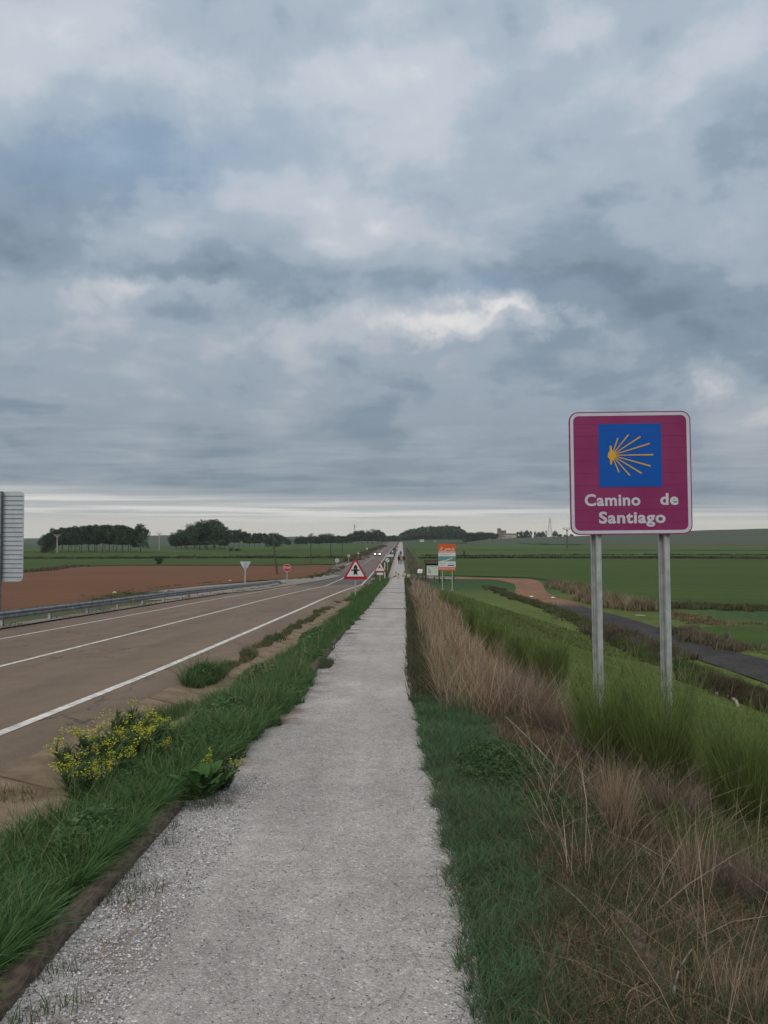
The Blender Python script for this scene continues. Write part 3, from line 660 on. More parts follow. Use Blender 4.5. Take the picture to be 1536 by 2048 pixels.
def tree(px, foot, top, wpx, kind, label, group=None, Y=None, name=None, cat='tree'):
    i = random.randrange({'tall': 4, 'round': 4, 'bushy': 3, 'thin': 2}[kind]); cr, tr = tree_lib[(kind, i)]
    if Y is None: p = at(px, foot)
    else: d = ray(px, 1075); p = Vector((d.x*Y, Y, T(d.x*Y, Y)))
    h = atY(px, top, p.y).z-p.z; w = wpx*p.y/F_PX/.72
    nm = name or {'tall': 'poplar_tree', 'round': 'broadleaf_tree', 'bushy': 'bushy_tree', 'thin': 'sparse_tree'}[kind]
    t = thing(nm, label, cat, p, random.uniform(0, 6.28), group)
    for n_, me in (('crown', cr), ('trunk', tr)):
        o = bpy.data.objects.new(n_, me); link(o, t); o.scale = (w, w, h/.94)
    return t
G1 = 'poplars of the long grove at the far left'
for px, top, w in ((101, 1066, 30), (113, 1061, 30), (124, 1059, 30), (137, 1056, 32), (150, 1054, 32), (163, 1053, 32), (177, 1052, 34), (190, 1051, 34), (205, 1051, 34), (219, 1050, 34), (233, 1051, 34), (246, 1052, 32), (257, 1055, 30)):
    tree(px, 1104+random.uniform(-1, 1), top, w, 'tall', 'dark poplar of the close-set grove at the far left, its crown grown into its neighbours', G1)
for px in range(108, 262, 17): tree(px, 1101, 1056+random.uniform(0, 3), 30, 'tall', 'dark poplar of the close-set grove at the far left, its crown grown into its neighbours', G1)
tree(93, 1107, 1067, 26, 'bushy', 'low dark tree with foliage to the ground at the left end of the long grove', None)
tree(281, 1104, 1049, 32, 'round', 'rounded tree with gaps in its crown standing at the right end of the long grove')
G2 = 'trees of the tall domed clump'
for px, top, w in ((352, 1064, 28), (362, 1058, 34), (374, 1054, 34), (388, 1046, 42), (400, 1042, 44), (414, 1038, 48), (428, 1040, 46), (440, 1048, 34), (448, 1058, 26)):
    tree(px, 1099+random.uniform(-1.5, 1.5), top, w, 'round', 'dark tree of the tall domed clump between the two utility poles on the left', G2)
for px, top in ((370, 1060), (392, 1050), (410, 1045), (430, 1048)): tree(px, 1096, top, 40, 'round', 'dark tree of the tall domed clump between the two utility poles on the left', G2)
G3 = 'hazy row of trees behind the green field'
ORD = ['first', 'second', 'third', 'fourth', 'fifth', 'sixth', 'seventh', 'eighth', 'ninth', 'tenth', 'eleventh', 'twelfth', 'thirteenth']
for k, (px, top, w) in enumerate(((459, 1061, 20), (468, 1061, 22), (478, 1060, 22), (488, 1063, 20), (499, 1067, 18), (509, 1067, 18), (519, 1066, 18), (529, 1067, 18))):
    tree(px, 1090, top, w, 'tall', ORD[k]+' tree from the left in the hazy row right of the domed clump', G3, Y=560)
tree(547, 1095, 1064, 30, 'bushy', 'dark bushy lone tree behind the leaning wooden pole')
G4 = 'low far trees left of the road'
for k, (px, top, w) in enumerate(((563, 1071, 20), (577, 1076, 12), (594, 1072, 12), (604, 1070, 12), (612, 1075, 16), (624, 1066, 19), (636, 1073, 16), (645, 1067, 18), (655, 1065, 19), (666, 1067, 17), (676, 1071, 15), (687, 1072, 16), (697, 1070, 16))):
    tree(px, 1086, top, w, 'round', ORD[k]+' small tree from the left in the far line right of the lone bushy tree', G4, Y=640)
G5 = 'domed trees left of the road end'
for px, top, w in ((704, 1064, 18), (714, 1062, 20), (724, 1061, 20), (735, 1060, 22), (745, 1057, 26), (757, 1060, 22), (763, 1065, 16)):
    tree(px, 1085, top, w, 'round', 'dark domed tree in the clump beside the lattice mast left of the road', G5, Y=760)
for px, top in ((772, 1073), (780, 1071), (788, 1070), (796, 1072)): tree(px, 1083, top, 13, 'bushy', 'small dark tree closing the far end of the road', 'trees at the far end of the road', Y=1050)
G6 = 'trees of the large wood right of the path'
for i, px in enumerate(range(805, 926, 8)):
    top = np.interp(px, [803, 812, 822, 840, 860, 880, 905, 918, 926], [1068, 1062, 1059, 1055, 1053, 1052, 1052, 1054, 1060])
    tree(px, 1087, top+random.uniform(-1, 1), 18, 'tall', 'dark tree in the large domed wood right of the path end', G6, Y=1090+random.uniform(-20, 20))
    tree(px+4, 1087, top+6, 18, 'round', 'dark tree in the large domed wood right of the path end', G6, Y=1060+random.uniform(-15, 15))
G7 = 'trees of the low flat-topped wood'
for px in range(930, 992, 6): tree(px, 1083, 1062.5+random.uniform(0, 1.5)+abs(px-958)*.04, 13, 'bushy', 'dark tree of the low flat-topped wood between the large wood and the church', G7, Y=880)
G8 = 'hazy trees right of the church'
for px, top, w, k in ((1038, 1062, 12, 'bushy'), (1046, 1061, 12, 'round'), (1054, 1061, 12, 'round'), (1062, 1063, 9, 'thin'), (1070, 1064, 9, 'thin'), (1077, 1063, 10, 'round'), (1085, 1063, 10, 'round'), (1092, 1062, 5, 'thin'), (1110, 1061, 10, 'round'), (1120, 1067, 12, 'bushy'), (1132, 1069, 12, 'bushy'), (1143, 1068, 10, 'bushy')):
    tree(px, 1076, top, w, k, 'small tree of the low line between the church and the purple sign', G8, Y=930)
for px, w, top, foot in ((463, 9, 1096, 1103), (475, 11, 1096.5, 1102.5)): tree(px, foot, top, w, 'bushy', ['left of two round dark bushes in the far green field', 'right and slightly larger of two round dark bushes in the far green field'][px > 470], None, name='bush', cat='bush')
tree(317, 1129, 1112, 14, 'bushy', 'small loose bush on the edge of the red field below the far pole', name='bush', cat='bush')
tree(296, 1101, 1088, 7, 'thin', 'small pale sapling right of the long grove', name='sapling', cat='tree')
tree(928, 1118, 1101, 6, 'thin', 'faint sapling in the green field just right of the orange board', name='sapling', cat='tree')

# hedges and weedy field boundaries: countless low plants
def tufts(name, pts, n, h, w, base, spread=.5, mat_=None, seed=0, per=14, lift=0):
    r = np.random.default_rng(seed); P = np.array([at(*p) for p in pts]); seg = np.linalg.norm(np.diff(P, axis=0), axis=1); cum = np.concatenate([[0], np.cumsum(seg)])
    s = r.uniform(0, cum[-1], n); x = np.interp(s, cum, P[:, 0])+r.normal(size=n)*spread; y = np.interp(s, cum, P[:, 1])+r.normal(size=n)*spread
    z = terr(x, y)+lift; hh = h*(.6+.8*r.random(n))*(1+.5*n1(x, y, 1.1, seed))
    idx = np.repeat(np.arange(n), per); nn = len(idx)
    bx = x[idx]+r.normal(size=nn)*w*.25; by = y[idx]+r.normal(size=nn)*w*.25
    tv = r.uniform(.55, 1.4, n)[idx]*r.uniform(.75, 1.25, nn)
    return blades(name, np.stack([bx, by, z[idx]], 1), hh[idx]*r.uniform(.6, 1.1, nn), w*.12*r.uniform(.6, 1.4, nn), np.array(base)[None]*tv[:, None], lean=.5, mat_=mat_, seed=seed)
def blades(name, P, H, W, C, lean=.35, bend=.35, segs=2, mat_=None, seed=0, kind='stuff', tip=None, parent=None, az=None, rootdark=.75):
    r = np.random.default_rng(seed+99); n = len(P)
    H = np.broadcast_to(H, n); W = np.broadcast_to(W, n)
    a = r.uniform(0, 6.283, n) if az is None else az; dx, dy = np.cos(a), np.sin(a)
    l = lean*r.random(n)*np.ones(n); b = bend*r.random(n); wa = r.uniform(0, 6.283, n); wx, wy = np.cos(wa)*W/2, np.sin(wa)*W/2
    ts = [0, .5, 1] if segs == 2 else [0, .33, .68, 1]
    rows = []; cols = []
    for t in ts:
        off = H*(l*t+b*t*t); zz = H*t*np.sqrt(np.clip(1-(l*.6+b*.5*t)**2, .12, 1))
        c = np.stack([P[:, 0]+dx*off, P[:, 1]+dy*off, P[:, 2]+zz], 1); k = 1.0 if t == 0 else (1-t)**.7 if t < 1 else 0
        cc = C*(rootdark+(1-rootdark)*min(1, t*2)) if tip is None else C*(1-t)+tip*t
        if t < 1:
            wv = np.stack([wx*k, wy*k, 0*wx], 1); rows += [c-wv, c+wv]; cols += [cc, cc]
        else: rows.append(c); cols.append(cc)
    m_ = len(rows); V = np.stack(rows, 1).reshape(-1, 3); CC = np.stack(cols, 1).reshape(-1, 3); i = np.arange(n)*m_
    q = [np.stack([i+2*k, i+2*k+1, i+2*k+3, i+2*k+2], 1) for k in range(len(ts)-2)]
    tr = np.stack([i+m_-3, i+m_-2, i+m_-1], 1)
    return mesh_np(name, V, [np.concatenate(q), tr], mat_ or M['grass'], parent, col=np.clip(CC, .003, 1), kind=kind)
tufts('field_margin_weeds', [(-60, 1118), (200, 1117.3), (440, 1117), (600, 1116.5), (640, 1117), (700, 1116)], 420, .7, 3.2, (.070, .075, .042), .9, seed=1)
tufts('field_margin_weeds', [(-60, 1150), (30, 1147), (70, 1144), (110, 1139), (150, 1134), (170, 1133)], 200, .5, 2.2, (.120, .105, .060), .7, seed=2)
tufts('field_margin_weeds', [(850, 1117), (1010, 1116), (1300, 1117), (1536, 1118), (1800, 1119)], 560, .55, 2.8, (.060, .072, .034), .9, seed=3)
tufts('field_margin_weeds', [(850, 1112), (905, 1113), (1200, 1111), (1536, 1110.5), (1800, 1110)], 420, .45, 2.8, (.060, .066, .034), .8, seed=4)
tufts('field_margin_weeds', [(900, 1087), (1000, 1087.5), (1160, 1091)], 200, .8, 4., (.07, .075, .05), 1.5, seed=5)
tufts('roadside_weeds', [(690, 1126), (720, 1112), (745, 1100), (770, 1091)], 420, .55, 1.6, (.110, .095, .055), 1.3, seed=6)
tufts('roadside_weeds', [(618, 1158), (655, 1147), (690, 1133)], 90, .3, .6, (.10, .105, .05), .6, seed=7)
tufts('roadside_weeds', [(590, 1157), (520, 1161), (430, 1166), (330, 1175), (240, 1186)], 170, .18, .6, (.11, .11, .055), .3, seed=8)
tufts('roadside_weeds', [(200, 1204), (240, 1194), (290, 1186)], 300, .18, .8, (.085, .115, .045), 1.3, seed=9)
# ditch rushes beside the farm track, dry patches in the field corner
tufts('ditch_plants', [(985, 1176), (1000, 1184), (1020, 1192), (1060, 1205), (1110, 1222), (1160, 1245), (1210, 1268)], 620, .28, .5, (.105, .110, .048), .32, seed=10, per=22)
tufts('ditch_plants', [(1200, 1262), (1260, 1287), (1310, 1304), (1345, 1318)], 600, .40, .5, (.13, .11, .07), .40, seed=11, per=26)
tufts('ditch_plants', [(1240, 1288), (1290, 1310), (1335, 1332), (1400, 1352), (1500, 1400), (1620, 1450)], 700, .30, .40, (.095, .115, .042), .30, seed=12, per=26)
tufts('ditch_plants', [(1420, 1375), (1500, 1402), (1600, 1440)], 520, .36, .4, (.085, .068, .040), .45, seed=13, per=26)
tufts('dry_reeds', [(1105, 1172), (1140, 1178), (1175, 1192)], 200, .62, .8, (.20, .160, .10), .7, mat_=M['straw'], seed=14, per=24)
tufts('dry_reeds', [(1170, 1200), (1225, 1212), (1290, 1222)], 330, .75, .8, (.24, .19, .12), .5, mat_=M['straw'], seed=15, per=24)
tufts('field_margin_weeds', [(1220, 1206), (1330, 1214), (1450, 1218), (1700, 1224)], 520, .40, .8, (.110, .112, .052), .7, seed=16, per=22)
tufts('dry_reeds', [(1330, 1222), (1420, 1248), (1530, 1250), (1700, 1258)], 160, .16, .6, (.20, .15, .085), .6, mat_=M['straw'], seed=17, per=22)
tufts('dry_reeds', [(1350, 1262), (1400, 1280), (1470, 1300)], 280, .35, .5, (.140, .120, .075), .5, mat_=M['straw'], seed=18, per=24)

# ------------------------------------------------------------------ near vegetation
def pick(n, x0, x1, y0, y1, seed, ypow=1.): r = np.random.default_rng(seed); return r.uniform(x0, x1, n), y0+(y1-y0)*r.random(n)**ypow, r
def turf(name, n, x0, x1, y0, y1, h, w, base, seed, keep=None, hf=None, lean=.45, bend=.5, segs=2, mat_=None, var=.3, ypow=1., tip=None, sink=.01, hue=None):
    x, y, r = pick(n, x0, x1, y0, y1, seed, ypow)
    if keep is not None: k = keep(x, y, r); x, y = x[k], y[k]
    m_ = len(x); hh = h*(.5+.9*r.random(m_))*(1+.35*n1(x, y, 2.7, seed))
    if hf is not None: hh = hh*hf(x, y)
    c = np.array(base)[None]*(r.uniform(1-var, 1+var, m_)*(1+.25*n1(x, y, 1.9, seed+1)))[:, None]
    if hue is not None:
        k = r.random(m_) < hue[0]; c[k] = np.array(hue[1])[None]*r.uniform(.6, 1.3, k.sum())[:, None]
    return blades(name, np.stack([x, y, terr(x, y)-sink], 1), hh, w*r.uniform(.6, 1.5, m_), c, lean, bend, segs, mat_, seed, tip=None if tip is None else np.array(tip)[None]*np.ones((m_, 1)))
def leafy(name, n, cx, cy, rx, ry, h, size, base, seed):
    r = np.random.default_rng(seed); a = r.uniform(0, 6.28, n); d = np.sqrt(r.random(n)); x = cx+rx*d*np.cos(a); y = cy+ry*d*np.sin(a)
    z = terr(x, y)+h*r.random(n)*(1-d**2*.6)
    A = r.normal(size=(n, 3)); A[:, 2] *= .4; A /= np.linalg.norm(A, axis=1)[:, None]; B = np.cross(A, r.normal(size=(n, 3))*[.4, .4, 1]); B /= np.linalg.norm(B, axis=1)[:, None]
    s = size*r.uniform(.5, 1.4, n)[:, None]; P = np.stack([x, y, z], 1)
    V = np.stack([P-A*s, P-B*s*.5, P+A*s, P+B*s*.5], 1).reshape(-1, 3); c = np.array(base)[None]*r.uniform(.55, 1.45, n)[:, None]
    return mesh_np(name, V, [np.arange(4*n).reshape(-1, 4)], M['grass'], col=np.repeat(c, 4, 0), kind='stuff')
GR = (.080, .155, .048); GD = (.036, .075, .032); GB = (.082, .150, .070)
lush_r = lambda x, y, r: (x < edgeL(y)+.13*n1(x, y, 3.4)-.07) & (x > -2.36+.32*n1(y, y, 1.3, 2.)) & (n1(x, y, 4.3, 1.)+.5*ss(x, -2.2, -1.8) > -.35)
def hverge(x, y): return np.interp(y, [2, 5, 6.5, 9, 12, 20], [.80, .75, 1.0, 1.1, 1., .85])*(1-.55*ss(x, -1.65, -1.3))*(1-.4*ss(-x, 2.2, 2.5))
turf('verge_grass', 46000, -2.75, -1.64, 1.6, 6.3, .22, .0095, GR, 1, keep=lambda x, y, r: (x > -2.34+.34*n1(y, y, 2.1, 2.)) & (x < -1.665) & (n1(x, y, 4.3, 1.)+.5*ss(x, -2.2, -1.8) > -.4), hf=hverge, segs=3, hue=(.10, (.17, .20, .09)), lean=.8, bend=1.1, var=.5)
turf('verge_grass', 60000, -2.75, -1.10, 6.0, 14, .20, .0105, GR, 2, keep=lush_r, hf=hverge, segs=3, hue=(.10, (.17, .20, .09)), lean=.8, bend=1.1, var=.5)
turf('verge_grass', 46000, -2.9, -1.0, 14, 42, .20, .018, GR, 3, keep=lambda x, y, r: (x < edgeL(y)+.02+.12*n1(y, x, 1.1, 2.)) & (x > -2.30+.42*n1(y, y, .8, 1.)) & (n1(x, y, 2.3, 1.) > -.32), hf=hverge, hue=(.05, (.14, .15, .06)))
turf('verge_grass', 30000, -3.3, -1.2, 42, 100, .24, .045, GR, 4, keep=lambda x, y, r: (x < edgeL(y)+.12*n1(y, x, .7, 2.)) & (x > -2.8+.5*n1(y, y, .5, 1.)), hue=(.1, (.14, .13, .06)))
turf('roadside_weeds', 9000, 1.0, 3.6, 92, 420, .38, .09, (.20, .15, .105), 190, keep=lambda x, y, r: (x > edgeR(y)+.35+y*.002) & (n1(y, x, .09) > -.2), hue=(.4, (.08, .10, .05)))
turf('roadside_weeds', 9000, -3.7, -1.5, 100, 420, .26, .08, (.110, .105, .055), 191, keep=lambda x, y, r: (x < edgeL(y)-.25), hue=(.4, (.07, .09, .04)))
r = np.random.default_rng(88); n_ = 2600; y = r.uniform(2, 6.1, n_); x = -1.70+.035*r.random(n_); k = n1(y, x, 2.6, 1.) > -.25; x, y = x[k], y[k]; m_ = len(x)
blades('verge_grass', np.stack([x, y, terr(x, y)+.02], 1), .13+.10*r.random(m_), .008, np.array([GR])*r.uniform(.5, 1.5, m_)[:, None], .9, 1.2, 3, M['grass'], 88, az=r.normal(size=m_)*.8)
# weeds growing from the gutter joints and the road edge
turf('gutter_weeds', 16000, -3.45, -2.3, 8.5, 42, .13, .014, (.046, .078, .026), 5, keep=lambda x, y, r: (n1(y, y*0, .55, 2.4) > .12) & (np.abs(x+3.05+.15*n1(y, y, .6)) < .14*(1+n1(y, x, 1.3, 2.))), hue=(.25, (.13, .11, .055)))
turf('gutter_weeds', 6000, -3.45, -2.5, 8.8, 12.5, .16, .009, (.070, .130, .040), 6, keep=lambda x, y, r: ((x+2.75)**2/.06+(y-9.6)**2/.5 < 1))
turf('gutter_weeds', 9000, -3.5, -2.5, 11.2, 14.5, .26, .011, (.066, .125, .040), 62, keep=lambda x, y, r: ((x+3.12)**2/.05+(y-12.7)**2/.9 < 1), lean=.8, bend=.9, hue=(.1, (.16, .18, .08)))
turf('gutter_weeds', 16000, -3.4, -2.8, 13.5, 34, .12, .014, (.085, .115, .045), 63, keep=lambda x, y, r: (np.abs(x+3.12+.16*n1(y, y, .5)) < .11+.09*n1(y, x, 1.1, 2.)), hue=(.35, (.15, .13, .065)))
leafy('leafy_weeds', 2600, -3.12, 12.7, .22, .6, .28, .022, (.07, .13, .045), 64)
turf('gutter_weeds', 900, -3.4, -2.5, 5.9, 6.5, .10, .006, (.17, .16, .075), 61, keep=lambda x, y, r: ((x+2.95)**2/.02+(y-6.15)**2/.03 < 1))
turf('kerb_weeds', 7000, -13.6, -12.8, 15, 96, .12, .025, (.085, .095, .045), 7, keep=lambda x, y, r: (n1(y, x*0, .45, 1.) > .1), hue=(.4, (.13, .11, .06)))
# grass at the gravel's left edge and sprigs in the gravel
turf('verge_grass', 3800, -1.62, -1.15, 2.3, 6, .075, .004, (.11, .15, .075), 8, keep=lambda x, y, r: (n1(x, y, 3.3, 4.) > .3) & (x < -1.2-.12*y*0), hue=(.3, (.13, .12, .08)))
turf('verge_grass', 2600, -1.56, -1.22, 13.6, 15.2, .10, .008, (.10, .13, .065), 9, keep=lambda x, y, r: ((x+1.36)**2/.03+(y-14.4)**2/.3 < 1), hue=(.3, (.13, .12, .08)))
# right side: low green turf along the gravel
gz = lambda x, y: edgeR(y)-.05+.07*n1(x, y, 6., 1.)+.04*n1(x, y, 17., 2.)
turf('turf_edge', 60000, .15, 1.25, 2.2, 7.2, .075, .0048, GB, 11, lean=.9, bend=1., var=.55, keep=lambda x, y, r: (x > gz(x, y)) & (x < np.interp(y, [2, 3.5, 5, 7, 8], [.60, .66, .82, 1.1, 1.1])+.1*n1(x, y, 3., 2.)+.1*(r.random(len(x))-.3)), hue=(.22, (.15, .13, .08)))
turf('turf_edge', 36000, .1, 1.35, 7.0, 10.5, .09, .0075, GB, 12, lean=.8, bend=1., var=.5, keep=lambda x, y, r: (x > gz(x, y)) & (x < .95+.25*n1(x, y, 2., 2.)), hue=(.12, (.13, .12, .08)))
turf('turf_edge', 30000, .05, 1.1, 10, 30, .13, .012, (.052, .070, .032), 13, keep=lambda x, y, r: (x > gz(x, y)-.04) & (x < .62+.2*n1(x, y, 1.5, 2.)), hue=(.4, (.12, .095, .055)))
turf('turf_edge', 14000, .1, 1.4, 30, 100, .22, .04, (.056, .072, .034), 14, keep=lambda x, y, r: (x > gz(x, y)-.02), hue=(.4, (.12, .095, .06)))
# dark leafy patch
leafy('leafy_ground_cover', 13000, .93, 6.9, .52, .75, .13, .016, (.055, .105, .034), 21)
leafy('leafy_ground_cover', 7000, 1.22, 5.7, .38, .42, .10, .014, (.058, .11, .034), 22)
leafy('leafy_ground_cover', 5000, -1.82, 7.4, .35, 1.2, .20, .022, (.065, .125, .04), 23)
leafy('leafy_ground_cover', 3500, -1.55, 6.25, .20, .42, .14, .020, (.065, .125, .04), 25)
leafy('leafy_ground_cover', 7000, -2.28, 6.9, .24, 1.1, .26, .020, (.065, .12, .038), 26)
leafy('leafy_ground_cover', 5000, -2.15, 6.4, .26, .7, .20, .020, (.065, .125, .04), 24)
# thatch of dry stems over the right bank
thz = lambda x, y, r: (x > np.interp(y, [2, 3.5, 5, 7, 8], [.55, .60, .80, 1.1, 1.0])+.12*n1(x, y, 3., 2.))
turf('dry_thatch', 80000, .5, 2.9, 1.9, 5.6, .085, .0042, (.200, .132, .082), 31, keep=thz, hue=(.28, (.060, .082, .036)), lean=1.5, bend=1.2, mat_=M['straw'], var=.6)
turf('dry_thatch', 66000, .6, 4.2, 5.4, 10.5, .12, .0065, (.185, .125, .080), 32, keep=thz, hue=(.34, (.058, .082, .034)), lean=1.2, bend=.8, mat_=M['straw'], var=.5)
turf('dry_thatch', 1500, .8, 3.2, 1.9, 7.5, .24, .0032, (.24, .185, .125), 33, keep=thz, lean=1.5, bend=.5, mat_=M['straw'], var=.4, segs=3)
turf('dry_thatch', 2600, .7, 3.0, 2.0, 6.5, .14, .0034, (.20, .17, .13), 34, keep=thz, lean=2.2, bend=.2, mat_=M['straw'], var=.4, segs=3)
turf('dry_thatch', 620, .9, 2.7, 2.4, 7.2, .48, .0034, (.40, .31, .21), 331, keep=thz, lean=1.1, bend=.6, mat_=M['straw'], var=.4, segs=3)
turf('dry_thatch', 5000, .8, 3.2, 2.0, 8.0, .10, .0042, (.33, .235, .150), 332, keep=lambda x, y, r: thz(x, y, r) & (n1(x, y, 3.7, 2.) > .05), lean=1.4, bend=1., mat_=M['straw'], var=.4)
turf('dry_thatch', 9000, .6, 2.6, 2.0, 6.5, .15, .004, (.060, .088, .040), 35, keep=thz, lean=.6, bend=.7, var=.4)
for i, (cx_, cy_, rx_, ry_, nn, hh) in enumerate(((-2.0, 9.2, .32, .8, 4500, .24), (-1.6, 10.8, .30, .9, 3600, .16), (-2.2, 12.4, .28, 1.2, 4000, .24), (-1.9, 4.9, .22, .5, 1800, .20), (-2.15, 3.6, .2, .4, 1200, .2), (-1.75, 15.5, .3, 1.6, 3000, .2), (-2.1, 20., .35, 2.4, 3200, .24))):
    leafy('leafy_weeds', nn, cx_, cy_, rx_, ry_, hh, .016+.0012*cy_, (.085+.01*(i % 3), .150, .055), 300+i)
turf('seeding_stalks', 700, -2.4, -1.5, 2.2, 16, .36, .005, (.21, .23, .11), 320, lean=.35, bend=.5, segs=3, keep=lambda x, y, r: x < edgeL(y)-.12)
turf('seeding_stalks', 500, -2.4, -1.4, 8, 24, .34, .009, (.22, .24, .12), 321, lean=.35, bend=.5, segs=3, keep=lambda x, y, r: x < edgeL(y)-.12)
# sloping bank of short yellowish grass
turf('bank_grass', 60000, 2.0, 13, 5, 34, .075, .013, (.125, .160, .040), 41, keep=lambda x, y, r: (x > 2.0+.4*n1(x, y, .9)), ypow=1.2, var=.35, hue=(.1, (.13, .12, .05)))
turf('bank_grass', 26000, 2.0, 11, 34, 85, .12, .05, (.115, .142, .040), 42, keep=lambda x, y, r: (x < 3+(90-y)*.16), var=.3, hue=(.1, (.11, .10, .045)))
turf('bank_grass', 16000, 1.8, 5, 5, 12, .22, .007, (.115, .155, .045), 43, var=.4, hue=(.2, (.12, .11, .06)))
# tall fine dry grass beside the path
def drystand(n, x0, x1, y0, y1, h, w, base, seed, keep=None, lean=.5, segs=3):
    x, y, r = pick(n, x0, x1, y0, y1, seed, 1.3); cl = (n1(x, y, 2.6, seed)+.55 > r.random(n)*1.2)
    if keep is not None: cl &= keep(x, y)
    x, y = x[cl], y[cl]; m_ = len(x); hh = h*(.45+.75*r.random(m_))*(1+.3*n1(x, y, 1.3, seed))
    c = np.array(base)[None]*(r.uniform(.30, 1.5, m_)*(1+.3*n1(x, y, 1.6, 3.)))[:, None]; pk = r.random(m_) < .10; c[pk] = np.array([[.52, .42, .32]])*r.uniform(.7, 1.2, (pk.sum(), 1))
    gk = r.random(m_) < .10; c[gk] = np.array([[.09, .11, .05]])*r.uniform(.6, 1.3, (gk.sum(), 1)); hh = hh*np.where(pk, 1.2, 1)
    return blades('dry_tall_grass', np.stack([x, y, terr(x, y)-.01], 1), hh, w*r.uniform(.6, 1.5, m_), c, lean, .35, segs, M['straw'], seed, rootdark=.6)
drystand(7500, .50, 1.60, 9.3, 15, .54, .0044, (.39, .275, .175), 51, lean=.75)
drystand(4500, 1.3, 2.6, 9.0, 15, .56, .0046, (.26, .185, .12), 52, lean=.9)
drystand(7000, .50, 1.75, 15, 28, .56, .0085, (.37, .262, .168), 53, segs=2)
drystand(7500, .65, 2.2, 28, 56, .60, .020, (.34, .245, .155), 54, segs=2)
drystand(4500, 1.1, 3.0, 56, 90, .60, .045, (.270, .195, .145), 55, segs=2)
drystand(4200, 1.7, 2.6, 6.6, 9.6, .45, .0042, (.19, .138, .10), 56, lean=1.1)

def stem_bunch(name, label, px, py, n, rad, h, w, base, seed, cat, group=None, fan=.5, leaves=0, leafcol=None, mat_=None, pos=None, lean=.7, tipk=0):
    p = at(px, py) if pos is None else Vector((pos[0], pos[1], T(*pos)))
    t = thing(name, label, cat, p, 0, group); r = np.random.default_rng(seed)
    a = r.uniform(0, 6.28, n); d = rad*np.sqrt(r.random(n))*.6
    base_p = np.stack([d*np.cos(a), d*np.sin(a), np.zeros(n)-.02], 1); base_p[:, 2] += terr(p.x+base_p[:, 0], p.y+base_p[:, 1])-p.z
    hh = h*(.45+.6*r.random(n))*(1-.25*(d/rad))
    c = np.array(base)[None]*r.uniform(.55, 1.5, n)[:, None]
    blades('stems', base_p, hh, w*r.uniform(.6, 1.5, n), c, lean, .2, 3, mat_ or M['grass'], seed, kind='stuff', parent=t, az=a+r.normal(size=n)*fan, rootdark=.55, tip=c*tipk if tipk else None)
    if leaves:
        k = r.integers(0, n, leaves); tt = r.uniform(.35, 1, leaves); off = hh[k]*lean*.5*tt
        P = base_p[k]+np.stack([np.cos(a[k])*off, np.sin(a[k])*off, hh[k]*tt], 1)+r.normal(size=(leaves, 3))*h*.03
        blades('sprigs', P, h*.16*r.uniform(.5, 1.3, leaves), w*1.1, np.array(leafcol)[None]*r.uniform(.6, 1.5, leaves)[:, None], .7, .2, 2, M['grass'], seed+1, kind='stuff', parent=t, az=a[k]+r.normal(size=leaves))
    return t
BG = (.110, .150, .042)
bro = [(1500, 1660, 2300, .32, 1.12, 'large green broom bush at the right edge below the purple sign'),
       (1318, 1585, 1600, .25, 1.26, 'green broom bush in front of the right post of the purple sign'),
       (1203, 1545, 1050, .15, 1.16, 'small green broom bush at the foot of the left sign post'),
       (1100, 1378, 2000, .26, 1.0, 'green broom bush right of the tan grass, left of the purple sign post'),
       (1045, 1348, 1700, .28, 1.0, 'green broom bush just behind the grey-brown twiggy shrub'),
       (990, 1312, 1600, .34, 1.0, 'green broom bush halfway along the tan grass'),
       (958, 1274, 1500, .42, 1.05, 'green broom bush on the bank below the farm track bend'),
       (930, 1240, 1300, .45, 1.05, 'farther green broom bush at the right side of the tan grass'),
       (900, 1225, 1000, .60, 1.0, 'far green broom bush below the orange information board')]
for i, (px, py, n, rad, h, lab) in enumerate(bro):
    p = at(px, py); wd = max(.0042, p.y*.00042)
    stem_bunch('broom_bush', lab, px, py, int(n), rad, h, wd, BG, 100+i, 'bush', 'broom bushes along the right bank', leaves=int(n*2.2), leafcol=(.155, .205, .066), fan=.9, tipk=1.8, lean=.45)
tw = [(1120, 1475, 1300, .34, .52, 'grey-brown twiggy dead shrub nearest the purple sign post'), (1060, 1440, 1300, .34, .55, 'grey-brown twiggy dead shrub between tan grass and broom'),
      (1010, 1400, 900, .3, .55, 'purplish dead shrub at the right edge of the tan grass'), (1345, 1640, 900, .30, .40, 'low grey dead shrub under the broom near the right post'),
      (1500, 1800, 900, .34, .35, 'low tangled dead shrub at the lower right corner'), (1190, 1540, 600, .24, .35, 'low dead shrub left of the tall straw tuft')]
for i, (px, py, n, rad, h, lab) in enumerate(tw):
    p = at(px, py); stem_bunch('twiggy_shrub', lab, px, py, n, rad, h, max(.0042, p.y*.0004), (.195, .145, .112), 130+i, 'shrub', None, leaves=int(n*1.2), leafcol=(.21, .155, .12), mat_=M['straw'], lean=.9)
st = [(1235, 1675, 520, .15, .60, 'tall upright tuft of straw-coloured grass right of the leafy patch'), (1385, 1800, 120, .15, .62, 'sparse tall tuft of pale straw stems at the lower right'),
      (1075, 1372, 300, .12, .62, 'pale dry grass tuft standing among the broom bushes'), (1460, 2010, 200, .22, .28, 'dry grass tuft in the bottom right corner'), (1010, 1335, 260, .25, .8, 'tan tall grass tuft rising behind the dead shrub')]
for i, (px, py, n, rad, h, lab) in enumerate(st):
    p = at(px, py); stem_bunch('grass_tuft', lab, px, py, n, rad, h, max(.0045, p.y*.0005), (.30, .225, .150), 150+i, 'grass tuft', None, mat_=M['straw'], lean=.30, fan=2.2)
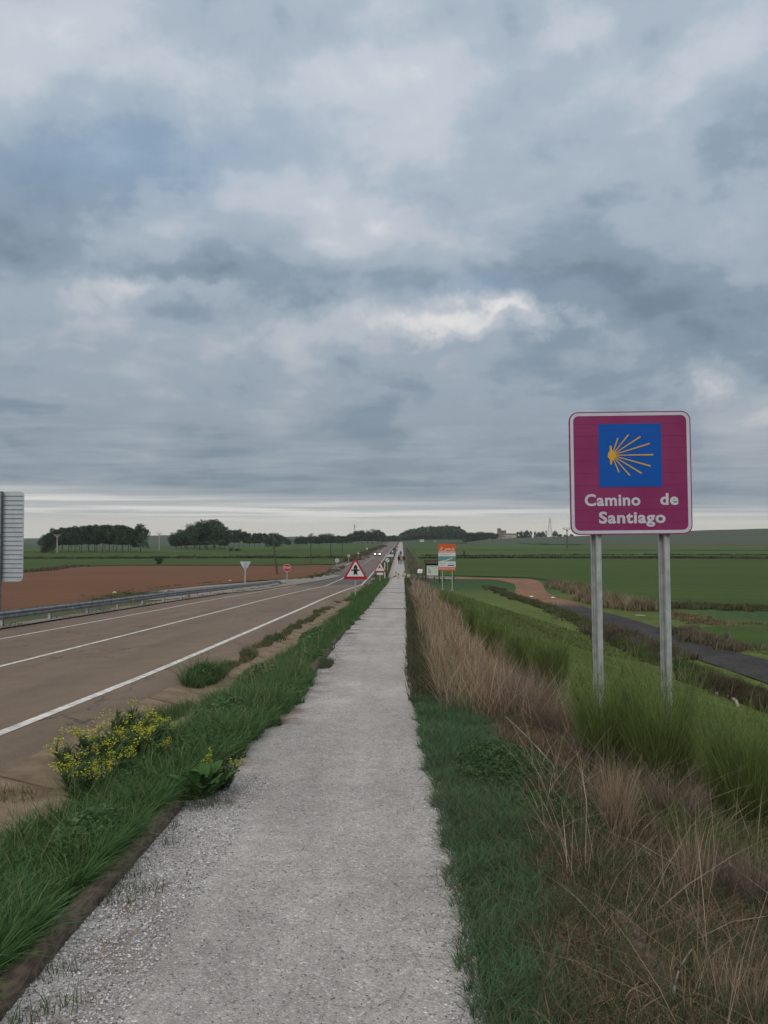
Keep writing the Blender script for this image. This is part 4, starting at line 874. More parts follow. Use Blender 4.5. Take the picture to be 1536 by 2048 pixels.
# bare sticks
def stick(pts, r0, label):
    mb = MB()
    for i in range(len(pts)-1): mb.tube(pts[i], pts[i+1], r0*(1-.7*i/len(pts)), r0*(1-.7*(i+1)/len(pts)), 6)
    return tag(mb.build('dead_stem', M['stick'], smooth=True), label, 'dead stem')
M['stick'] = mat('bleached_stem', (.30, .26, .21), .9, (.20, .17, .14), 20)
def up(px, py, Y): return atY(px, py, Y)
b0 = at(1345, 2010); y_ = b0.y; stick([b0, up(1350, 1970, y_), up(1358, 1940, y_), up(1372, 1915, y_-.05), up(1384, 1898, y_-.05)], .005, 'forked pale dead stem standing near the bottom right')
b0 = at(1108, 1575); y_ = b0.y; stick([b0, up(1110, 1545, y_), up(1106, 1530, y_), up(1070, 1490, y_+.1), up(1030, 1450, y_+.25), up(1010, 1432, y_+.4)], .006, 'long pale bent dead stem rising from the leafy patch')

# ------------------------------------------------------------------ mustard, leafy weed
M['petal'] = mat('yellow_petals', (.50, .46, .04), .7, (.36, .38, .04), 20)
def mustard(seed):
    r = np.random.default_rng(seed); t = thing('flowering_mustard', '', 'plant')
    n = 26; a = r.uniform(0, 6.28, n); b = np.stack([.05*np.cos(a), .05*np.sin(a), 0*a], 1); H = .30+.16*r.random(n)
    blades('stems', b, H, .006, np.tile([.050, .085, .028], (n, 1)), .55, .15, 3, M['grass'], seed, kind='stuff', parent=t, az=a)
    k = 520; q = r.integers(0, n, k); tt = r.uniform(.1, .75, k); off = H[q]*.3*tt
    P = b[q]+np.stack([np.cos(a[q])*off, np.sin(a[q])*off, H[q]*tt], 1)
    blades('leaves', P, .05+.06*r.random(k), .016, np.array([[.075, .125, .045]])*r.uniform(.6, 1.4, k)[:, None], 1., .6, 2, M['grass'], seed+1, kind='stuff', parent=t)
    fl = []; fc = []
    for i in range(n):
        tip = np.array([b[i, 0]+math.cos(a[i])*H[i]*.36, b[i, 1]+math.sin(a[i])*H[i]*.36, H[i]*.97])
        for j in range(13 if r.random() < .55 else 0):
            c = tip+r.normal(size=3)*[.018, .018, .016]; s = .0068
            for _ in range(2):
                A = r.normal(size=3); A /= np.linalg.norm(A); B = np.cross(A, r.normal(size=3)); B /= np.linalg.norm(B)
                k0 = len(fl); fl += [c-A*s, c-B*s, c+A*s, c+B*s]; fc.append([k0, k0+1, k0+2, k0+3])
    mesh_np('flowers', np.array(fl), [np.array(fc)], M['petal'], t, kind='stuff')
    return t
protos = [mustard(s) for s in (201, 202, 203)]
mp_ = [(150, 1600), (165, 1575), (185, 1560), (205, 1545), (225, 1530), (250, 1515), (275, 1508), (300, 1500), (240, 1550), (205, 1575), (180, 1590), (322, 1490), (290, 1520), (160, 1562), (262, 1492)]
for i, (px, py) in enumerate(mp_):
    o = protos[i] if i < 3 else copy_tree(protos[i % 3]); p = at(px+random.uniform(-14, 14), py+random.uniform(-8, 14))
    o.location = p; o.rotation_euler = (0, 0, random.uniform(0, 6)); s = random.uniform(.62, 1.12); o.scale = (s*1.2, s*1.2, s*.85)
    o['label'] = 'yellow flowering mustard in the crowded clump at the gutter edge'; o['group'] = 'yellow mustards crowded at the gutter edge'
o = copy_tree(protos[1]); o.location = at(447, 1578); o.scale = (.75, .75, .62); o['label'] = 'small mustard with few yellow flowers beside the gravel, right of the broad-leaved weed'; 
if 'group' in o: del o['group']
t = thing('broad_leaved_weed', 'low weed with broad oval leaves at the end of the edging log', 'plant', at(405, 1600))
mb = MB(); vv = []; n_ = 7
for i in range(n_):
    s = i/(n_-1); wd = .045*math.sin(math.pi*min(1, s*.92+.08))**.8*(1 if s < 1 else .1); z = .05*math.sin(s*2.2); vv += [(-wd, s*.15, z+.012), (0, s*.15, z), (wd, s*.15, z+.012)]
ff = []
for i in range(n_-1): ff += [(3*i, 3*i+1, 3*i+4, 3*i+3), (3*i+1, 3*i+2, 3*i+5, 3*i+4)]
M['weedleaf'] = mat('broad_leaf', (.070, .130, .040), .8, (.045, .095, .030), 30, spec=.08)
lf = MB().add(vv, ff).build('leaf', M['weedleaf'], t, smooth=True)
for i in range(34):
    o = lf if i == 0 else bpy.data.objects.new('leaf', lf.data)
    if i: link(o, t)
    a = i*2.4; rr = .02+.018*(i % 9); o.location = (math.cos(a)*rr, math.sin(a)*rr, .03+.013*((i*5) % 11)); o.rotation_euler = (random.uniform(-.1, .75), 0, a-math.pi/2); s = random.uniform(.6, 1.05); o.scale = (s, s, s)

# ------------------------------------------------------------------ edging logs
def log(p0, p1, r, label, seed, bury=.35):
    r_ = np.random.default_rng(seed); nL, nA = 36, 18; p0 = Vector(p0); p1 = Vector(p1); L_ = (p1-p0).length; V = []
    for i in range(nL+1):
        s = i/nL
        for j in range(nA):
            a = 2*math.pi*j/nA; rr = r*(1+.035*math.sin(3*a+s*9+seed)+.03*math.sin(5*a-s*23)+.03*math.sin(s*14+seed)+.012*r_.normal())
            if i in (0, nL): rr *= .93
            V.append((rr*math.cos(a), s*L_, rr*math.sin(a)))
    ff = []
    for i in range(nL):
        for j in range(nA): ff.append((i*nA+j, (i+1)*nA+j, (i+1)*nA+(j+1) % nA, i*nA+(j+1) % nA))
    ff += [tuple(range(nA)), tuple(nL*nA+j for j in range(nA-1, -1, -1))]
    o = MB().add(V, ff).build('edging_log', M['log'], smooth=True); o.location = p0
    d = (p1-p0).normalized(); o.rotation_euler = (math.asin(d.z), 0, math.atan2(-d.x, d.y))
    return tag(o, label, 'log')
def lp(px, py, rise=.02): p = at(px, py); p.z += rise; return p
log(lp(-95, 2110, .0), lp(352, 1612, .0), .064, 'weathered swirl-grained log edging the gravel at the lower left corner', 1)
log(lp(592, 1380, .0), lp(660, 1296, .0), .085, 'grey edging log half sunk beside the gravel, midway along the verge', 2)
log(lp(662, 1292, .0), lp(694, 1252, .0), .08, 'farther grey edging log disappearing into the verge grass', 3)
log(lp(1345, 1990, -.035), lp(1235, 1830, -.035), .07, 'half buried old board-like log in dry thatch at the lower right', 4)
log(lp(1105, 1620, -.03), lp(1080, 1575, -.03), .06, 'short buried log end right of the leafy green patch', 5)

# ------------------------------------------------------------------ loose gravel
def pebbles(name, n, fx, fy, s0, s1, seed, mat_):
    r = np.random.default_rng(seed); x, y = fx(r, n), fy(r, n); s = r.uniform(s0, s1, n)*r.uniform(.6, 1.2, n)
    o8 = np.array([[1, 0, 0], [0, 1, 0], [-1, 0, 0], [0, -1, 0], [0, 0, .8], [0, 0, -.5]], float)
    fb = np.array([[0, 1, 4], [1, 2, 4], [2, 3, 4], [3, 0, 4]]); V = o8[None]*r.uniform(.6, 1.3, (n, 6, 1))*s[:, None, None]
    a = r.uniform(0, 6.28, n); ca, sa = np.cos(a)[:, None], np.sin(a)[:, None]; X_ = V[:, :, 0]*ca-V[:, :, 1]*sa; Y_ = V[:, :, 0]*sa+V[:, :, 1]*ca
    z = terr(x, y); V = np.stack([X_+x[:, None], Y_+y[:, None], V[:, :, 2]+z[:, None]+s[:, None]*.3], 2).reshape(-1, 3)
    f = (fb[None]+(np.arange(n)*6)[:, None, None]).reshape(-1, 3)
    g = r.choice([.12, .27, .38, .47, .60], n, p=[.12, .25, .3, .22, .11])[:, None]*np.array([[1, .96, .93]])*r.uniform(.85, 1.15, (n, 1))
    return mesh_np(name, V, [f], mat_, col=np.repeat(g, 6, 0), kind='stuff')
M['pebble'] = leaf_mat('pebble_stone', 0., rough=.9)
pebbles('loose_gravel', 18000, lambda r, n: -1.62+1.95*r.random(n), lambda r, n: 2.2+6.5*r.random(n)**1.5, .0022, .0052, 1, M['pebble'])
pebbles('loose_gravel', 16000, lambda r, n: -1.58+.55*r.random(n)**1.7, lambda r, n: 2.2+4.4*r.random(n)**1.2, .004, .0085, 2, M['pebble'])
pebbles('loose_gravel', 5000, lambda r, n: .32-.16*r.random(n)**1.6, lambda r, n: 2.2+6*r.random(n)**1.2, .003, .007, 3, M['pebble'])
pebbles('loose_gravel', 3500, lambda r, n: -1.5+.3*r.random(n)**1.6, lambda r, n: 12.6+8*r.random(n), .006, .011, 4, M['pebble'])
# thin stems lying on the gravel's right side
x, y, r = pick(240, -.05, .5, 2.2, 9, 77); blades('fallen_stems', np.stack([x, y, terr(x, y)+.006], 1), .03+.13*r.random(240)**2, .0028, np.array([[.085, .06, .045]])*r.uniform(.6, 1.6, 240)[:, None], 6., .5, 3, M['straw'], 77)
pebbles('whitish_rubble', 60, lambda r, n: -1.83+.07*r.normal(size=n), lambda r, n: 2.6+3.0*r.random(n), .008, .022, 6, mat('pale_rubble', (.30, .25, .19), .95, (.22, .18, .13), 30))

# ------------------------------------------------------------------ the purple sign
def face(p, x=0., y=0., z=0.): return (x, y, z)
SY = 8.9
c0 = atY(1146, 1069, SY); c1 = atY(1390, 1069, SY); ct = atY(1268, 823, SY)
SW = c1.x-c0.x; SH = ct.z-c0.z; cx = (c0.x+c1.x)/2
gz0 = T(cx, SY)
sg = thing('pilgrim_route_sign', 'large square purple sign with yellow shell on blue, on two steel posts', 'sign', (cx, SY, gz0))
zb = c0.z-gz0; zt = zb+SH
panel = MB().prism(rrect(-SW/2, SW/2, zb, zt, .10), 0, .022).build('panel', M['purple'], sg)
b = .022; w = .034
MB().ring(rrect(-SW/2+.012, SW/2-.012, zb+.012, zt-.012, .09), rrect(-SW/2+.012+w, SW/2-.012-w, zb+.012+w, zt-.012-w, .062), -.003, -.0005).build('border', M['signwhite'], panel)
px2x = lambda px: (px-1268)/(1390-1146)*SW; py2z = lambda py: zb+(1069-py)/(1069-823)*SH
sq = MB().box(px2x(1204.5), px2x(1331), -.0035, -.0005, py2z(974), py2z(847.5)).build('blue_field', M['blue'], panel)
# shell: hub and nine rays, as on the photo
zc = lambda X, Y_: (px2x(1120+X/5.12), py2z(800+Y_/5.12))
hub = MB().prism([zc(*p) for p in ((548, 466), (566, 470), (570, 510), (600, 535), (612, 566), (600, 590), (572, 620), (566, 660), (550, 662), (548, 610), (530, 590), (525, 566), (532, 540), (546, 522))], -.0085, -.004).build('shell_hub', M['yellow'], panel)
for (ex, ey, wd) in ((634, 390, 14), (743, 355, 13), (865, 377, 14), (957, 450, 15), (992, 565, 15), (962, 680, 16), (870, 754, 16), (750, 776, 14), (638, 740, 14)):
    sx, sy = 568, 566; dx, dy = ex-sx, ey-sy; l = math.hypot(dx, dy); nx_, ny_ = -dy/l, dx/l
    pts = [zc(sx+nx_*4, sy+ny_*4), zc(ex+nx_*wd/2, ey+ny_*wd/2), zc(ex-nx_*wd/2, ey-ny_*wd/2), zc(sx-nx_*4, sy-ny_*4)]
    MB().prism(pts, -.0075, -.004).build('shell_ray', M['yellow'], panel)
fs = SH*.098
for s, x0, x1, yb in (('Camino', 280, 852, 1078), ('de', 1054, 1240, 1074), ('Santiago', 424, 1106, 1258)):
    a, b_ = zc(x0, yb), zc(x1, yb)
    text('lettering', s, fs*1.32, M['signwhite'], panel, ((a[0]+b_[0])/2, -.0025, a[1]), bold=.0055, spacing=1.08, fit=b_[0]-a[0])
# the panel is made of stacked metal planks: thin seams on the front, lapped tabs at the sides
for k in range(1, 10):
    z = zb+SH*k/10
    MB().box(-SW/2+.001, SW/2-.001, -.0006, .0, z-.0012, z+.0012).build('seam', M['seam'] if 'seam' in M else M.setdefault('seam', mat('panel_seam', (.07, .012, .035), .6)), panel)
    MB().box(-SW/2-.006, -SW/2, .002, .018, z-.004, z+.004).build('tab', M['galv_dark'], panel)
for lx, lx2 in ((1191, 1208), (1328, 1345)):
    xl, xr = px2x(lx), px2x(lx2); H0 = zt-.12
    mb = MB(); y0 = .03
    mb.box(xl+.040, xr, y0, y0+.006, -.5, H0)              # front flange
    mb.box(xl+.040, xl+.046, y0+.006, y0+.10, -.5, H0)     # web
    mb.box(xl, xl+.046, y0+.10, y0+.106, -.5, H0)          # rear flange
    mb.box(xl, xl+.005, y0+.07, y0+.10, -.5, H0)
    po = mb.build('post', M['galv'], sg)
    MB().box(xl+.062, xr+.004, y0-.006, y0-.001, zb-.035, zb+.02).build('clamp', M['galv_dark'], po)
    MB().tube(((xl+xr)/2+.03, y0-.012, zb-.015), ((xl+xr)/2+.03, y0-.004, zb-.015), .009, n=6).build('bolt', M['galv_dark'], po)
sg.rotation_euler = (0, R(-.55), 0)

# ------------------------------------------------------------------ back of the big road sign at the left
BY = 30.
p = atY(45.5, 1163, BY); q = atY(45.5, 983, BY); H = q.z-p.z; g = T(p.x-.6, BY)
bs = thing('direction_sign', 'back of a large ribbed aluminium road sign cut by the left picture edge', 'sign', (p.x, BY, g))
zb, zt = p.z-g, q.z-g; W = 4.2
pn = MB().prism(rrect(-W, 0, zb, zt, .16), .0, .03).build('panel', M['alu'], bs)
n = 20
for k in range(1, n):
    z = zb+H*k/n
    MB().box(-W+.02, -.03, -.028, -.001, z-.009, z+.009).build('rib', M['alu_dark'], pn)
for x in (-.86, -3.2):
    MB().box(x-.07, x+.07, -.17, -.03, -.6, zt+.0).build('post', M['galv_dark'], bs)

# ------------------------------------------------------------------ warning signs and other small signs
def round_post(t, top, r=.035, x=0, y=.05): return MB().tube((x, y, -.4), (x, y, top), r, n=10).build('post', M['galv'], t, smooth=False)
def signat(name, label, px, ycen, Y, group=None):
    c = atY(px, ycen, Y); g = T(c.x, Y); return thing(name, label, 'sign', (c.x, Y, g), 0, group), c.z-g
# crossroads
t, zc_ = signat('warning_sign', 'red and white triangular sign with a black crossroads symbol beside the road', 711, 1137, 43)
S = 50.5*43/F_PX; h = S*.866
round_post(t, zc_+h*.3, .04, y=.07)
pn = MB().prism(rtri(S, .045, zc_), .0, .025).build('panel', M['red'], t)
MB().prism(rtri(S*.70, .012, zc_-.015), -.004, -.0005).build('white_field', M['white'], pn)
k = S/50.
f = lambda X, Y_: ((X-343)/4.8*k, zc_+(458-Y_)/4.8*k-.01)
MB().prism([f(*p) for p in ((343, 418), (361, 440), (361, 466), (384, 466), (384, 478), (361, 478), (361, 524), (343, 506), (325, 524), (325, 478), (302, 478), (302, 466), (325, 466), (325, 440))], -.008, -.0045).build('crossroads_symbol', M['black'], pn)
MB().prism([f(*p) for p in ((334, 462), (342, 450), (352, 460), (348, 464), (342, 458), (337, 466))], -.0095, -.0085).build('sticker_mark', M['sticker'] if 'sticker' in M else M.setdefault('sticker', mat('faded_sticker', (.32, .20, .19), .7)), pn)
MB().box(-.12, .12, .026, .04, zc_-.2, zc_-.16).build('clamp', M['galv_dark'], t)
# deer
t, zc_ = signat('warning_sign', 'red and white triangular sign with a leaping deer, small plate beneath', 760, 1133.5, 84)
S = 25.5*84/F_PX; h = S*.866
round_post(t, zc_+h*.3, .04, y=.07)
pn = MB().prism(rtri(S, .045, zc_), .0, .025).build('panel', M['red'], t)
MB().prism(rtri(S*.72, .012, zc_-.015), -.004, -.0005).build('white_field', M['white'], pn)
k = S/(25.5*9.6); f = lambda X, Y_: ((X-577)*k, zc_+(525-Y_)*k-.02)
MB().prism([f(*p) for p in ((540, 530), (566, 522), (560, 508), (552, 505), (562, 498), (570, 488), (571, 500), (580, 512), (582, 524), (600, 545), (614, 560), (612, 574), (598, 556), (585, 545), (570, 538), (562, 556), (548, 566), (556, 546), (545, 538))], -.008, -.0045).build('deer_symbol', M['black'], pn)
MB().box(-.33, .33, .0, .02, zc_-h/2-.28, zc_-h/2-.04).build('plate', M['white'], t)
# end of restriction
t, zc_ = signat('restriction_sign', 'round white sign with black diagonal bar between deer sign and path', 775, 1120.5, 128)
r_ = 4.4*128/F_PX; round_post(t, zc_, .04, y=.07)
pn = MB().prism(circ(r_, 32, 0, zc_), 0, .025).build('panel', M['white'], t)
MB().ring(circ(r_, 32, 0, zc_), circ(r_*.9, 32, 0, zc_), -.004, -.0005).build('rim', M['galv_dark'], pn)
a = .10*r_; MB().prism([(-.6*r_-a, zc_-.6*r_+a), (.6*r_-a, zc_+.6*r_+a), (.6*r_+a, zc_+.6*r_-a), (-.6*r_+a, zc_-.6*r_-a)], -.0065, -.001).build('diagonal_bar', M['black'], pn)
# white marker post
c = atY(769.5, 1125, 95); g = T(c.x, 95); o = MB().box(-.05, .05, -.03, .03, -.1, c.z-g).build('marker_post', M['white']); o.location = (c.x, 95, g)
tag(o, 'thin white marker post just right of the deer sign', 'marker post')
# white direction board
t, zc_ = signat('direction_sign', 'wide white direction board on two posts at the right road edge', 779, 1111, 175)
w_ = 8*175/F_PX; hh = 3.0*175/F_PX
pn = MB().prism(rrect(-w_, w_, zc_-hh, zc_+hh, .05), 0, .03).build('panel', M['white'], t)
MB().ring(rrect(-w_+.03, w_-.03, zc_-hh+.03, zc_+hh-.03, .05), rrect(-w_+.08, w_-.08, zc_-hh+.08, zc_+hh-.08, .04), -.005, -.0005).build('border', M['galv_dark'], pn)
for row, (a, b_) in enumerate(((-.8, -.1), (-.8, -.25), (.15, .75))): MB().box(w_*a, w_*b_, -.006, -.001, zc_+(.10 if row != 1 else -.17), zc_+(.20 if row != 1 else -.08)).build('printed_line', M['galv_dark'], pn)
for x in (-w_*.6, w_*.6): MB().tube((x, .07, -.3), (x, .07, zc_+.2), .04).build('post', M['galv'], t)
t, zc_ = signat('blue_road_sign', 'small blue and white board behind the wide white direction board', 787, 1103, 230)
pn = MB().prism(rrect(-.6, .6, zc_-.35, zc_+.35, .05), 0, .03).build('panel', M['blue2'] if 'blue2' in M else M.setdefault('blue2', mat('faded_blue_sheeting', (.10, .14, .32), .5)), t)
MB().box(-.5, -.1, -.005, -.0005, zc_-.25, zc_+.25).build('white_field', M['white'], pn); round_post(t, zc_+.2, .05, y=.08)
for px, yc, Y, lab in ((794, 1096.5, 300, 'tiny round white and red sign at the road edge, nearer of two'), (796.5, 1090.5, 430, 'tiny round pale sign far up the road, farther of two')):
    t, zc_ = signat('round_road_sign', lab, px, yc, Y); r_ = 2.1*Y/F_PX
    pn = MB().prism(circ(r_, 20, 0, zc_), 0, .03).build('panel', M['red'], t); MB().prism(circ(r_*.72, 20, 0, zc_), -.01, -.001).build('white_field', M['white'], pn); round_post(t, zc_, .06, y=.1)
# backs of signs on the left side
t, zc_ = signat('round_sign_back', 'grey back of a round sign left of the crossroads triangle', 674, 1121, 135); pn = MB().prism(circ(4.3*135/F_PX, 28, 0, zc_), 0, .025).build('panel', M['alu'], t); MB().tube((0, -.06, -.3), (0, -.06, zc_+.25), .045).build('post', M['galv'], t)
t, zc_ = signat('round_sign_back', 'small grey back of a round sign just above the crossroads triangle, on its left', 697.5, 1111.5, 170); MB().prism(circ(3*170/F_PX, 24, 0, zc_), 0, .025).build('panel', M['galv'], t); MB().tube((0, -.06, -.3), (0, -.06, zc_+.2), .05).build('post', M['galv'], t)
t, zc_ = signat('triangular_sign_back', 'grey back of a small triangular sign left of the oncoming car', 716.5, 1105.5, 205); MB().prism(rtri(6.2*205/F_PX, .04, zc_), 0, .025).build('panel', M['alu'], t); MB().tube((0, -.06, -.3), (0, -.06, zc_+.2), .05).build('post', M['galv'], t)
t, zc_ = signat('round_sign_back', 'far pale round sign back near the left roadside, beyond the car', 734, 1097.5, 300); MB().prism(circ(1.9*300/F_PX, 20, 0, zc_), 0, .03).build('panel', M['white'], t); MB().tube((0, -.08, -.3), (0, -.08, zc_+.2), .06).build('post', M['galv'], t)
# yield sign from behind
t, zc_ = signat('yield_sign_back', 'grey back of an upside-down triangular sign behind the guardrail', 490.5, 1133, 84)
S = 23*84/F_PX; MB().prism(rtri(S, .05, zc_, down=True), 0, .025).build('panel', M['alu'], t); MB().box(-.06, .06, -.09, -.005, -.4, zc_+S*.433+.03).build('post', M['galv'], t)
MB().box(-.16, .16, -.10, -.092, zc_-.18, zc_-.13).build('clamp', M['galv_dark'], t); MB().box(-.26, .26, -.10, -.092, zc_-S*.433-.28, zc_-S*.433-.20).build('bracket', M['galv_dark'], t)
# stop sign
t, zc_ = signat('stop_sign', 'red octagonal STOP sign at the side road mouth', 574, 1135.5, 92)
r_ = 7.3*92/F_PX/math.cos(R(22.5)); oc = lambda k: [(k*math.cos(R(22.5+45*i)), zc_+k*math.sin(R(22.5+45*i))) for i in range(8)]
pn = MB().prism(oc(r_), 0, .025).build('panel', M['white'], t); MB().prism(oc(r_*.93), -.004, -.0005).build('red_field', M['red'], pn)
text('lettering', 'STOP', .36, M['white'], pn, (0, -.006, zc_-.125), bold=.006, fit=.62); round_post(t, zc_, .05, y=.08)

# ------------------------------------------------------------------ information boards
def big_board():
    Y = 82; a = atY(877, 1141, Y); b_ = atY(911, 1088, Y); w = b_.x-a.x; H = b_.z-a.z; g = T((a.x+b_.x)/2, Y)
    t = thing('information_billboard', 'tall orange and white public works board on two posts right of the path', 'billboard', ((a.x+b_.x)/2, Y, g)); z0 = a.z-g
    X = lambda u: (u-.5)*w; Z = lambda v: z0+H*(1-v)            # u, v from the top left
    pn = MB().box(-w/2, w/2, 0, .04, z0, z0+H).build('panel', M['white'], t)
    MB().box(-w/2, w/2, -.003, -.0005, Z(.325), Z(0)).build('orange_band', M['orange'], pn)
    MB().box(-w/2, w/2, -.003, -.0005, Z(1), Z(.873)).build('orange_band', M['orange'], pn)
    text('lettering', 'Junta de', .26, M['white'], pn, (X(.67), -.005, Z(.215)), bold=.006, fit=w*.54)
    text('lettering', 'Castilla y León', .26, M['white'], pn, (X(.5), -.005, Z(.305)), bold=.006, fit=w*.93)
    text('lettering', 'Plan Regional de Carreteras', .17, M['white'], pn, (X(.5), -.005, Z(.953)), bold=.004, fit=w*.92)
    for (u, v, r_) in ((.20, .13, .05), (.15, .19, .06), (.235, .18, .035)):
        MB().prism(circ(r_, 12, X(u), Z(v)), -.005, -.0032).build('emblem', M['white'], pn)
    pic = MB().box(-w/2, w/2, -.003, -.0005, Z(.66), Z(.46)).build('picture', M['picblue'], pn)
    MB().prism([(X(0), Z(.66)), (X(0), Z(.57)), (X(.3), Z(.555)), (X(.62), Z(.53)), (X(1), Z(.52)), (X(1), Z(.66))], -.005, -.0035).build('picture_meadow', M['picgreen'], pn)
    MB().prism([(X(.03), Z(.66)), (X(.35), Z(.615)), (X(.78), Z(.53)), (X(.86), Z(.525)), (X(.60), Z(.60)), (X(.30), Z(.66))], -.007, -.0055).build('picture_road', M['white'], pn)
    MB().box(X(.76), X(.84), -.009, -.0075, Z(.545), Z(.505)).build('picture_house', M['stone'], pn)
    for (u0, u1, v) in ((.08, .62, .39), (.66, .75, .385), (.05, .42, .73), (.55, .92, .73), (.07, .42, .81)):
        MB().box(X(u0), X(u1), -.003, -.0005, Z(v+.008), Z(v-.006)).build('printed_line', M['greyprint'], pn)
    MB().box(X(.53), X(.92), -.003, -.0005, Z(.83), Z(.785)).build('blue_logo', M['blue'], pn)
    MB().box(X(.53), X(.58), -.005, -.0035, Z(.82), Z(.795)).build('red_logo', M['red'], pn)
    for x in (X(.23), X(.80)):
        po = MB().box(x-.04, x+.04, .045, .12, -.5, z0+H*.6).build('post', M['galv'], t)
        MB().box(x-.12, x+.12, -.02, .2, -.3, .14).build('footing', M['concrete'], po)
M['picblue'] = mat('printed_sky', (.06, .22, .33), .5, (.16, .30, .38), 3)
M['picgreen'] = mat('printed_meadow', (.10, .24, .12), .5, (.14, .28, .18), 4)
M['greyprint'] = mat('grey_print', (.18, .19, .21), .6)
M['mapgreen'] = mat('printed_map_green', (.32, .45, .38), .6)
M['paper'] = mat('off_white_print', (.60, .62, .55), .6, (.54, .58, .50), 3)
big_board()
Y = 96; a = atY(853.5, 1151, Y); b_ = atY(876.5, 1131, Y); w = b_.x-a.x; H = b_.z-a.z; g = T((a.x+b_.x)/2, Y); z0 = a.z-g
t = thing('map_board', 'dark wooden map board with a small roof left of the orange board', 'information board', ((a.x+b_.x)/2, Y, g))
bd = MB().box(-w/2-.06, w/2+.06, 0, .06, z0-.08, z0+H+.25).build('board', M['darkwood'], t)
mp0 = MB().box(-w/2, w/2, -.012, -.001, z0, z0+H).build('map_sheet', M['paper'], bd)
for (u, v, ww, hh_, mm) in ((.22, .62, .2, .06, 'greyprint'), (.25, .35, .24, .3, 'mapgreen'), (.68, .66, .1, .04, 'greyprint'), (.8, .36, .12, .04, 'greyprint'), (.5, .90, .7, .06, 'mapgreen')):
    MB().box((u-.5-ww/2)*w, (u-.5+ww/2)*w, -.016, -.0125, z0+H*(v-hh_/2), z0+H*(v+hh_/2)).build('printed_patch', M[mm], bd)
for x in (-w/2-.12, w/2+.12): MB().box(x-.06, x+.06, -.0, .12, -.3, z0+H+.45).build('post', M['darkwood'], t)
MB().add([(-w/2-.35, -.35, z0+H+.38), (w/2+.35, -.35, z0+H+.38), (w/2+.35, .45, z0+H+.38), (-w/2-.35, .45, z0+H+.38), (-w/2-.35, .05, z0+H+.68), (w/2+.35, .05, z0+H+.68)],
         [(0, 1, 5, 4), (3, 4, 5, 2), (0, 4, 3), (1, 2, 5), (0, 3, 2, 1)]).build('roof', M['darkwood'], t)
Y = 97; a = atY(840, 1141, Y); g = T(a.x, Y); t = thing('information_lectern', 'low lectern with a tilted white panel on dark legs beside the path', 'lectern', (a.x, Y, g)); z0 = a.z-g
s = [(-.32, z0-.28), (.26, z0-.28), (.32, z0+.12), (-.26, z0+.12)]
pn = MB().add([(s[0][0], -.2, s[0][1]), (s[1][0], -.2, s[1][1]), (s[2][0], .12, s[2][1]+.05), (s[3][0], .12, s[3][1]+.05), (s[0][0], -.18, s[0][1]-.05), (s[1][0], -.18, s[1][1]-.05), (s[2][0], .14, s[2][1]), (s[3][0], .14, s[3][1])],
   [(0, 1, 2, 3), (7, 6, 5, 4), (0, 4, 5, 1), (1, 5, 6, 2), (2, 6, 7, 3), (3, 7, 4, 0)]).build('panel', M['white'], t)
MB().add([(-.05, -.11, z0-.135), (.17, -.11, z0-.135), (.2, -.03, z0-.04), (-.02, -.03, z0-.04)], [(0, 1, 2, 3)]).build('printed_patch', M['stone'], pn)
for x in (-.26, .26): MB().box(x-.04, x+.04, -.05, .03, -.3, z0-.1).build('leg', M['darkwood'], t)
# picnic tables beyond the boards
for px, Y, lab in ((878, 101, 'dark wooden bench beyond the map board'), (897, 101, 'dark wooden picnic bench seen under the orange board')):
    p = at(px, 1156.5); g = T(p.x, Y); d = ray(px, 1156); t = thing('picnic_bench', lab, 'bench', (d.x*Y, Y, T(d.x*Y, Y)))
    for k in (-1, 0, 1): MB().box(-.75, .75, k*.16-.07, k*.16+.07, .44, .48).build('plank', M['darkwood'], t)
    for x in (-.6, .6): MB().box(x-.05, x+.05, -.2, .2, -.1, .437).build('leg', M['darkwood'], t)

# ------------------------------------------------------------------ bollards on the path
bl = [(792, 1153, .26, .40, 'cream stone block with a short dark post, far left on the path'), (808.5, 1152.5, .26, .46, 'cream stone block with a short dark post, on the right half of the path'),
      (797, 1157.5, .22, .42, 'nearer cream block standing mid path'), (817.5, 1156.5, .24, .50, 'cream block at the right edge of the path')]
for i, (px, py, w, h, lab) in enumerate(bl):
    p = at(px, py); t = thing('stone_bollard', lab, 'bollard', p, 0, None)
    bevel(MB().add([(-w, -.2, -.1), (w, -.2, -.1), (w, .2, -.1), (-w, .2, -.1), (-w*.8, -.16, h), (w*.8, -.16, h), (w*.8, .16, h), (-w*.8, .16, h)], [(3, 2, 1, 0), (4, 5, 6, 7), (0, 1, 5, 4), (1, 2, 6, 5), (2, 3, 7, 6), (3, 0, 4, 7)]).build('block', M['stone'], t), .03)
    if i != 3: MB().tube((0, 0, h), (0, 0, h+.26), .10, .08, 10).build('post', M['greyprint'], t)
    if i < 2: MB().box(-w-.12, w+.12, -.26, .26, -.1, .07).build('base', M['darkwood'], t)

